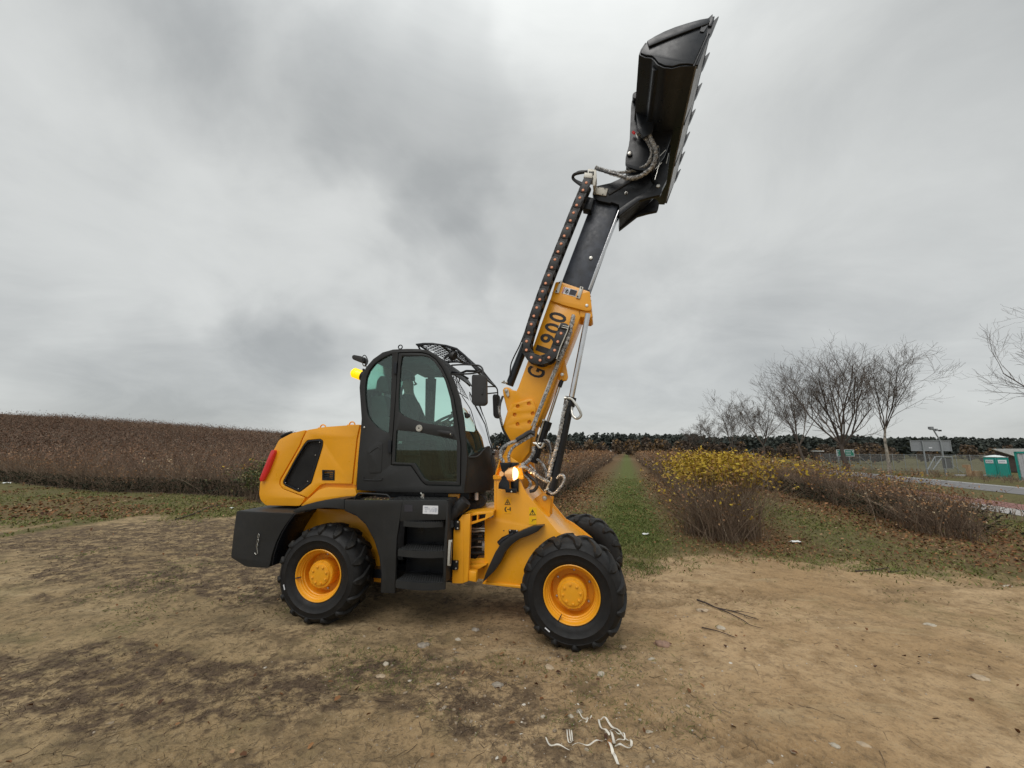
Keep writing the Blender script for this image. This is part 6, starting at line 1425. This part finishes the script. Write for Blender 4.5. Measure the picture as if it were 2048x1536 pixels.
# camera mast
c = at(1884, 46); CM = thing('camera_mast', 'thin mast with a traffic camera above the grey board', 'mast', c, 0)
hz2 = lambda py: (905-py)*46/790 + H - c.z
b = MB(); b.tube([(0, 0, 0), (-.0, 0, hz2(880)), (-.62, 0, hz2(856))], .07, 8); link('pole', b.mesh('pole', GREYM), CM)
pbox(CM, 'camera_head', SIGNB, -1.0, -.62, -.15, .15, hz2(858), hz2(853)); pbox(CM, 'camera_head', SIGNB, -.35, -.15, -.12, .12, hz2(861.5), hz2(857)); pbox(CM, 'cross_arm', GREYM, -1.0, -.1, -.03, .03, hz2(859.5), hz2(858.3)); pbox(CM, 'small_camera', PLA, .10, .3, -.1, .1, hz2(862), hz2(859))
# stair cage under the board
c = at(1872, 42); CG = thing('stair_cage', 'grey mesh stair cage at the foot of the grey board', 'cage', c, -.1)
k4 = 42/790*1.18; SXX = lambda px: (px-1872)*k4; hz3 = lambda py: (905-py)*42/790 + H - c.z
b = MB()
for q in ([(1855, 937), (1869, 912), (1895, 912)], [(1863, 937), (1879, 914)], [(1895, 912), (1894, 935)], [(1884, 914), (1884, 935)], [(1869, 912), (1869, 930)]):
    b = MB(); b.tube([(SXX(p), 0, hz3(y_)) for p, y_ in q], .05, 6); link('rail', b.mesh('rail', GREYM), CG)
b = MB(); b.add([(SXX(1855), .06, hz3(937)), (SXX(1869), .06, hz3(912)), (SXX(1895), .06, hz3(912)), (SXX(1894), .06, hz3(937))], [(0, 1, 2, 3)]); link('mesh_panel', b.mesh('mesh_panel', CHL, None), CG)
pbox(CG, 'dark_box', DARKG, SXX(1887), SXX(1894), .1, .6, hz3(934), hz3(914))
# green signs
for px0, px1, lab in ((1674, 1683, 'left green road sign half hidden by the big tree'), (1690, 1707, 'wider green road sign right of the big tree')):
    D_s = 58; c = at((px0+px1)/2, D_s); G_ = thing('road_sign', lab, 'sign', c, 0, 'green road signs'); kk = D_s/790*1.12; w = (px1-px0)/2*kk
    hz4 = lambda py: (905-py)*D_s/790*1.0 + H - c.z
    pbox(G_, 'sign_panel', WHT, -w, w, .0, .05, hz4(912), hz4(899)); pbox(G_, 'sign_face', SGN, -w+.08, w-.08, -.02, -.005, hz4(911), hz4(900))
    for i, (a_, b_) in enumerate(((.1, .8), (-.5, .55))):
        for j in range(5 if px1 > 1690 else 3): pbox(G_, 'lettering', WHT, w*(-.75+j*.22), w*(-.62+j*.22), -.035, -.025, hz4(908.8-i*4.5), hz4(907-i*4.5))
    if px1 > 1690:
        b = MB(); b.add([(w*.6, -.03, hz4(901.5)), (w*.85, -.03, hz4(903)), (w*.6, -.03, hz4(904.5))], [(0, 1, 2)]); link('arrow', b.mesh('arrow', WHT, None), G_)
    for s_ in ((-.5,) if px1 < 1690 else (0,)): pbox(G_, 'sign_post', GREYM, s_*w-.05, s_*w+.05, .06, .14, -.1, hz4(899))
# small shelter
c = at(1637, 70); HT = thing('info_board', 'small dark info board with a pale roof behind the yellow shrubs', 'board', c, 0); q = 70/790
pbox(HT, 'board_panel', BARNB, -.6, .6, 0, .3, .9, 2.6); pbox(HT, 'board_roof', BARNR, -.8, .9, -.15, .5, 2.6, 2.75); pbox(HT, 'board_leg', BARNB, -.6, -.45, .05, .25, -.1, .9); pbox(HT, 'board_leg', BARNB, .45, .6, .05, .25, -.1, .9)
c = at(1502, 74); BN_ = thing('bench', 'small pale roofed stand at the far left of the yellow row', 'stand', c, 0)
pbox(BN_, 'stand_roof', BARNR, -.9, .9, -.2, .4, 2.0, 2.15); pbox(BN_, 'stand_leg', BARNB, -.8, -.65, 0, .2, -.1, 2.0); pbox(BN_, 'stand_leg', BARNB, .65, .8, 0, .2, -.1, 2.0)
# portable toilets
def toilet(px, D, w, lab, rz):
    c = at(px, D); t_ = thing('portable_toilet', lab, 'portable toilet', c, rz, 'teal portable toilets'); h2 = 2.05
    pbox(t_, 'cabin', TEAL, -w/2, w/2, 0, 1.1, 0, h2, .04)
    pbox(t_, 'door', TEALD, -w/2+.12, w/2-.12, -.03, -.003, .1, h2-.08, .01)
    for s_ in (-1, 1): pbox(t_, 'corner_post', TEALD, s_*w/2-.05, s_*w/2+.05, -.05, .05, 0, h2+.03, .01)
    pbox(t_, 'name_band', WHT, -w/2+.18, w/2-.18, -.055, -.035, 1.42, 1.78, .005)
    pbox(t_, 'name_band', WHT, -w/2-.03, -w/2-.005, .2, .9, 1.42, 1.78, .005)
    for j in range(4): pbox(t_, 'lettering', GREYP, -w/2-.04, -w/2-.032, .3+j*.14, .38+j*.14, 1.56, 1.64)
    for j in range(5): pbox(t_, 'lettering', GREYP, -w/2+.26+j*(w-.6)/5, -w/2+.26+(j+.7)*(w-.6)/5, -.062, -.057, 1.56, 1.64)
    b = MB(); rows = []
    for i in range(5):
        tt = i/4; rows.append([(-w/2-.06+(w+.12)*j/6, -.08+(1.26)*tt, h2+.03+.20*math.sin(math.pi*tt)*math.sin(math.pi*j/6)**.6 if 0 < j < 6 else h2+.03) for j in range(7)])
    b.grid(rows); link('roof', b.mesh('roof', WROOF, 60), t_)
    pbox(t_, 'roof_rim', WROOF, -w/2-.06, w/2+.06, -.08, 1.18, h2, h2+.03)
    return t_
toilet(2000, 41.5, 1.22, 'teal portable toilet with a white domed roof beside the pale site cabin', -.02)
# barn and pale building, both turned to face the lot
c = at(2022, 52); BA = thing('barn', 'low barn with a pale sheet roof and dark gable behind the toilet', 'barn', c, -.9)
pbox(BA, 'wall', BARNB, -.9, 6, .6, 5, 0, 1.9)
b = MB(); b.add([(-1.55, .0, 3.05), (6, .0, 3.10), (6, .1, 1.7), (.75, .1, 1.85), (-1.55, .25, 2.95), (6, .25, 3.0), (6, .35, 1.6), (.75, .35, 1.75)], [(0, 3, 2, 1), (4, 5, 6, 7), (0, 1, 5, 4), (1, 2, 6, 5), (2, 3, 7, 6), (3, 0, 4, 7)]); link('roof', b.mesh('roof', BARNR, 30), BA)
b = MB(); b.add([(-1.4, .4, 2.9), (.9, .4, 1.6), (.9, .4, .1), (-1.0, .4, .1), (-1.4, .55, 2.9), (.9, .55, 1.6), (.9, .55, .1), (-1.0, .55, .1)], [(0, 1, 2, 3), (7, 6, 5, 4), (0, 3, 7, 4), (1, 5, 6, 2), (0, 4, 5, 1)]); link('gable', b.mesh('gable', BARNB, None), BA)
c = at(2029, 37.5); PB = thing('site_cabin', 'pale site cabin with a teal frame at the right edge', 'cabin', c, -.93)
pbox(PB, 'wall', WALLW, .1, 3.5, .06, 2.5, 0, 2.45); pbox(PB, 'frame_post', TEALD, -.05, .10, -.02, .2, 0, 2.6); pbox(PB, 'frame_beam', TEALD, -.05, 3.6, -.02, .2, 2.45, 2.62)
for i in range(12): pbox(PB, 'wall_rib', WALLW, .14+i*.28, .24+i*.28, .02, .057, .02, 2.43)
# timber stack
c = at(1950, 43.5); TS = thing('timber_stack', 'small stack of raw timber beside the fence', 'timber', c, 0)
pbox(TS, 'crate_board', WOODM, -.42, .42, 0, .5, .0, .55); pbox(TS, 'upright_board', WOODM, -1.0, -.75, 0, .3, 0, 1.2); pbox(TS, 'crate_board', WOODM, -1.0, -.4, .3, .6, .9, 1.2)
for i in range(3): o = thing('concrete_kerb', ('leftmost', 'middle', 'rightmost')[i]+' of three low concrete kerbs lying by the fence', 'kerb', at(1915+i*22, 44), 0, 'concrete kerbs'); pbox(o, 'kerb_block', WALLW, -.6, .6, 0, .2, 0, .16)

# ---- single things on the ground near the camera
def stone(px, py, wpx, asp, flat_, v, lab, seed, group='stones lying on the bare lot'):
    p = ground_hit(px, py); D_ = (p-Vector((0, 0, H))).length; w = wpx/790*D_*.40; bm = bmesh.new(); bmesh.ops.create_icosphere(bm, subdivisions=3, radius=1)
    wpx_ = 0
    r_ = np.random.default_rng(seed); o3 = r_.uniform(0, 50, 3)
    for q in bm.verts:
        c_ = q.co; n_ = fbm(np.array([c_.x*1.0+o3[0]+c_.z]), np.array([c_.y*1.0+o3[1]-c_.z]), 1.6, 3, seed)[0]-.5; q.co = Vector((c_.x, c_.y*asp, c_.z*flat_))*(1+n_*1.25)*w
    me = bpy.data.meshes.new('stone'); bm.to_mesh(me); bm.free(); me.materials.append(v); me.shade_smooth()
    o = link('stone', me, label=lab, cat='stone', group=group); o.location = (p.x, p.y, float(TH(p.x, p.y))-w*flat_*.12); o.rotation_euler = (0, 0, r_.uniform(-.5, .5))
ST1 = mat('grey_stone', (.29, .25, .20), .8, var=.25, vscale=30, bump=.4, bscale=120); ST2 = mat('pale_stone', (.42, .37, .29), .75, var=.15, vscale=40, bump=.3, bscale=150)
ST3 = mat('reddish_stone', (.27, .17, .12), .85, var=.25, vscale=30, bump=.4, bscale=120); ST4 = mat('sandy_stone', (.40, .31, .21), .85, var=.2, vscale=30, bump=.4, bscale=120)
for a_ in ((1202, 1353, 14, .8, .75, ST2, 'round pale stone in front of the front wheel, right of the gravel patch', 1), (997, 1371, 24, .8, .5, ST1, 'grey rounded stone at the lower left of the gravel patch', 2),
           (846, 1292, 24, .7, .5, ST1, 'flat grey stone left of the front wheel below the steps', 3), (772, 1328, 13, .9, .7, ST2, 'small white stone alone to the left of the gravel', 4),
           (951, 1261, 15, .8, .7, ST1, 'grey stone just left of the front tyre', 5), (1325, 1291, 32, .6, .5, ST3, 'reddish brown stone right of the front tyre', 6), (1098, 1337, 22, .7, .5, ST4, 'sandy stone directly below the front tyre', 7),
           (1246, 1298, 18, .7, .6, ST4, 'sandy stone touching the ground beside the front tyre', 8), (1303, 1319, 13, .5, .4, ST2, 'thin pale stone below the reddish stone', 9), (1442, 1258, 17, .7, .6, ST2, 'creamy stone beside the lying branch', 10),
           (1672, 1494, 15, .7, .5, ST2, 'pale stone at the bottom right of the lot', 11), (1957, 1356, 24, .6, .4, ST4, 'broad sandy stone near the right edge', 12), (1862, 1248, 16, .5, .4, ST2, 'pale flat stone among tyre marks at the right', 13),
           (2016, 1172, 18, .4, .3, ST2, 'long pale stone by the grass at the right edge', 14), (1158, 1425, 12, 1.3, .7, ST1, 'upright grey pebble above the white strap', 15), (1142, 1440, 11, .8, .7, ST2, 'small cream pebble above the white strap', 16),
           (1086, 1435, 9, .8, .7, ST2, 'small cream pebble left of the strap pebbles', 17), (1301, 1461, 18, .5, .3, ST2, 'flat pale stone right of the white strap', 18), (1730, 1491, 18, .6, .3, ST4, 'sandy slab half sunk at the bottom right', 19),
           (915, 1281, 12, .7, .6, ST2, 'little white stone between the wheels', 20), (761, 1350, 18, .7, .35, ST4, 'sunken sandy stone below the small white stone', 21), (1405, 1222, 26, .6, .2, ST4, 'sunken flat stone beside the tip of the branch', 22)):
    stone(*a_)
# lying branches
def path_on_ground(k, pts, dz=.01):
    out = []
    for px, py in ppx(k, pts): p = ground_hit(px, py); out.append(Vector((p.x, p.y, float(TH(p.x, p.y))+dz)))
    return out
CR['K'] = (1350, 1100, .34082); CR['L'] = (700, 1180, .34180)
DKW = mat('dark_wood', (.045, .030, .024), .8, var=.3, vscale=20)
br = bpy.data.objects.new('fallen_branch', None); COL.objects.link(br); br['label'] = 'dark forked branch lying on the sandy ground right of the loader'; br['category'] = 'branch'
for q, r_ in (([(130, 294), (190, 325), (245, 352), (330, 368), (400, 388), (490, 418)], .009), ([(245, 352), (330, 385), (405, 425), (440, 448), (515, 474)], .006), ([(330, 368), (400, 372), (470, 385)], .004), ([(400, 388), (430, 410), (480, 405)], .003)):
    P = smooth_path(path_on_ground('K', q, .015), 4); b = MB(); b.tube(P, [r_*(1-.7*i/len(P)) for i in range(len(P))], 7); link('branch_fork', b.mesh('branch_fork', DKW), br)
for q, r_, lab in (([(158, 468), (250, 490), (350, 522)], .006, 'thin dark stick below the forked branch'), ([(1060, 135), (1140, 128), (1255, 112)], .010, 'dark stick at the edge of the grass at the right'), ([(1250, 138), (1360, 126)], .008, 'short dark stick beside the longer one at the grass edge')):
    P = smooth_path(path_on_ground('K', q, .012), 4); b = MB(); b.tube(P, [r_*(1-.6*i/len(P)) for i in range(len(P))], 6); o = link('stick', b.mesh('stick', DKW), label=lab, cat='stick')
P = smooth_path(path_on_ground('P', [(350, 1040), (385, 1030), (420, 1015), (445, 1012)], .02), 4); b = MB(); b.tube(P, .012, 6); link('stick', b.mesh('stick', DKW), label='long curved stick on the grass left of the loader', cat='stick')
# white plastic strap
STRAP = mat('white_plastic_strap', (.66, .62, .54), .4, var=.2, vscale=12)
sr = bpy.data.objects.new('plastic_strap', None); COL.objects.link(sr); sr['label'] = 'tangle of white plastic strapping on the ground at the bottom'; sr['category'] = 'strap'
def ribbon(pts, w, lift=.012):
    P = smooth_path(path_on_ground('L', pts, lift), 6); rows = []
    for i, p in enumerate(P):
        t = (P[min(i+1, len(P)-1)]-P[max(i-1, 0)]).normalized(); n = t.cross(Vector((0, 0, 1))).normalized(); tw = math.sin(i*.35+1)*.35
        n = (n*math.cos(tw)+Vector((0, 0, 1))*math.sin(tw)); z = Vector((0, 0, .008*(1+math.sin(i*.6))))
        rows.append([p+z-n*w, p+z, p+z+n*w])
    b = MB(); b.grid(rows); link('strap_loop', b.mesh('strap_loop', STRAP, 60), sr)
ribbon([(1140, 898), (1160, 930), (1210, 952), (1285, 960)], 0.0043); ribbon([(1300, 940), (1370, 932), (1430, 925), (1475, 915), (1500, 925)], 0.0037)
ribbon([(1520, 880), (1480, 840), (1458, 800), (1465, 775), (1495, 770), (1540, 815), (1590, 870), (1640, 915), (1645, 940), (1590, 948), (1550, 935)], 0.0056)
ribbon([(1520, 865), (1560, 862), (1600, 880), (1608, 905), (1570, 925), (1530, 920)], 0.0031, .02); ribbon([(1520, 850), (1540, 890), (1550, 940)], 0.0062); ribbon([(1510, 925), (1535, 965), (1545, 1000), (1570, 1045)], 0.0074)
ribbon([(1640, 905), (1648, 930), (1630, 950)], 0.0062)
for q in ([(1270, 855), (1275, 900), (1295, 935)], [(1282, 852), (1290, 895), (1300, 930)], [(1294, 855), (1300, 890), (1306, 925)], [(1325, 740), (1350, 765), (1380, 795)], [(1380, 795), (1400, 775), (1415, 765)], [(1340, 808), (1375, 800), (1395, 790)]): ribbon(q, .003, .014)
tg = mat('white_litter', (.75, .76, .74), .5, var=.05)
for px, py, w, lab in ((12, 968, .16, 'white scrap of litter on the grass at the far left'), (1292, 1071, .07, 'white paper scraps at the start of the grass strip'), (1593, 1087, .10, 'crumpled white litter among the leaves at the right'), (463, 1018, .05, 'tiny white scrap beside the counterweight')):
    p = ground_hit(px, py); b = MB(); n = 5; rows = [[(w*(i/n-.5)*2, w*(j/n-.5)*.9, .01+random.random()*w*.35) for j in range(n+1)] for i in range(n+1)]; b.grid(rows)
    o = link('litter', b.mesh('litter', tg, 20), label=lab, cat='litter'); o.location = (p.x, p.y, float(TH(p.x, p.y))+.01)
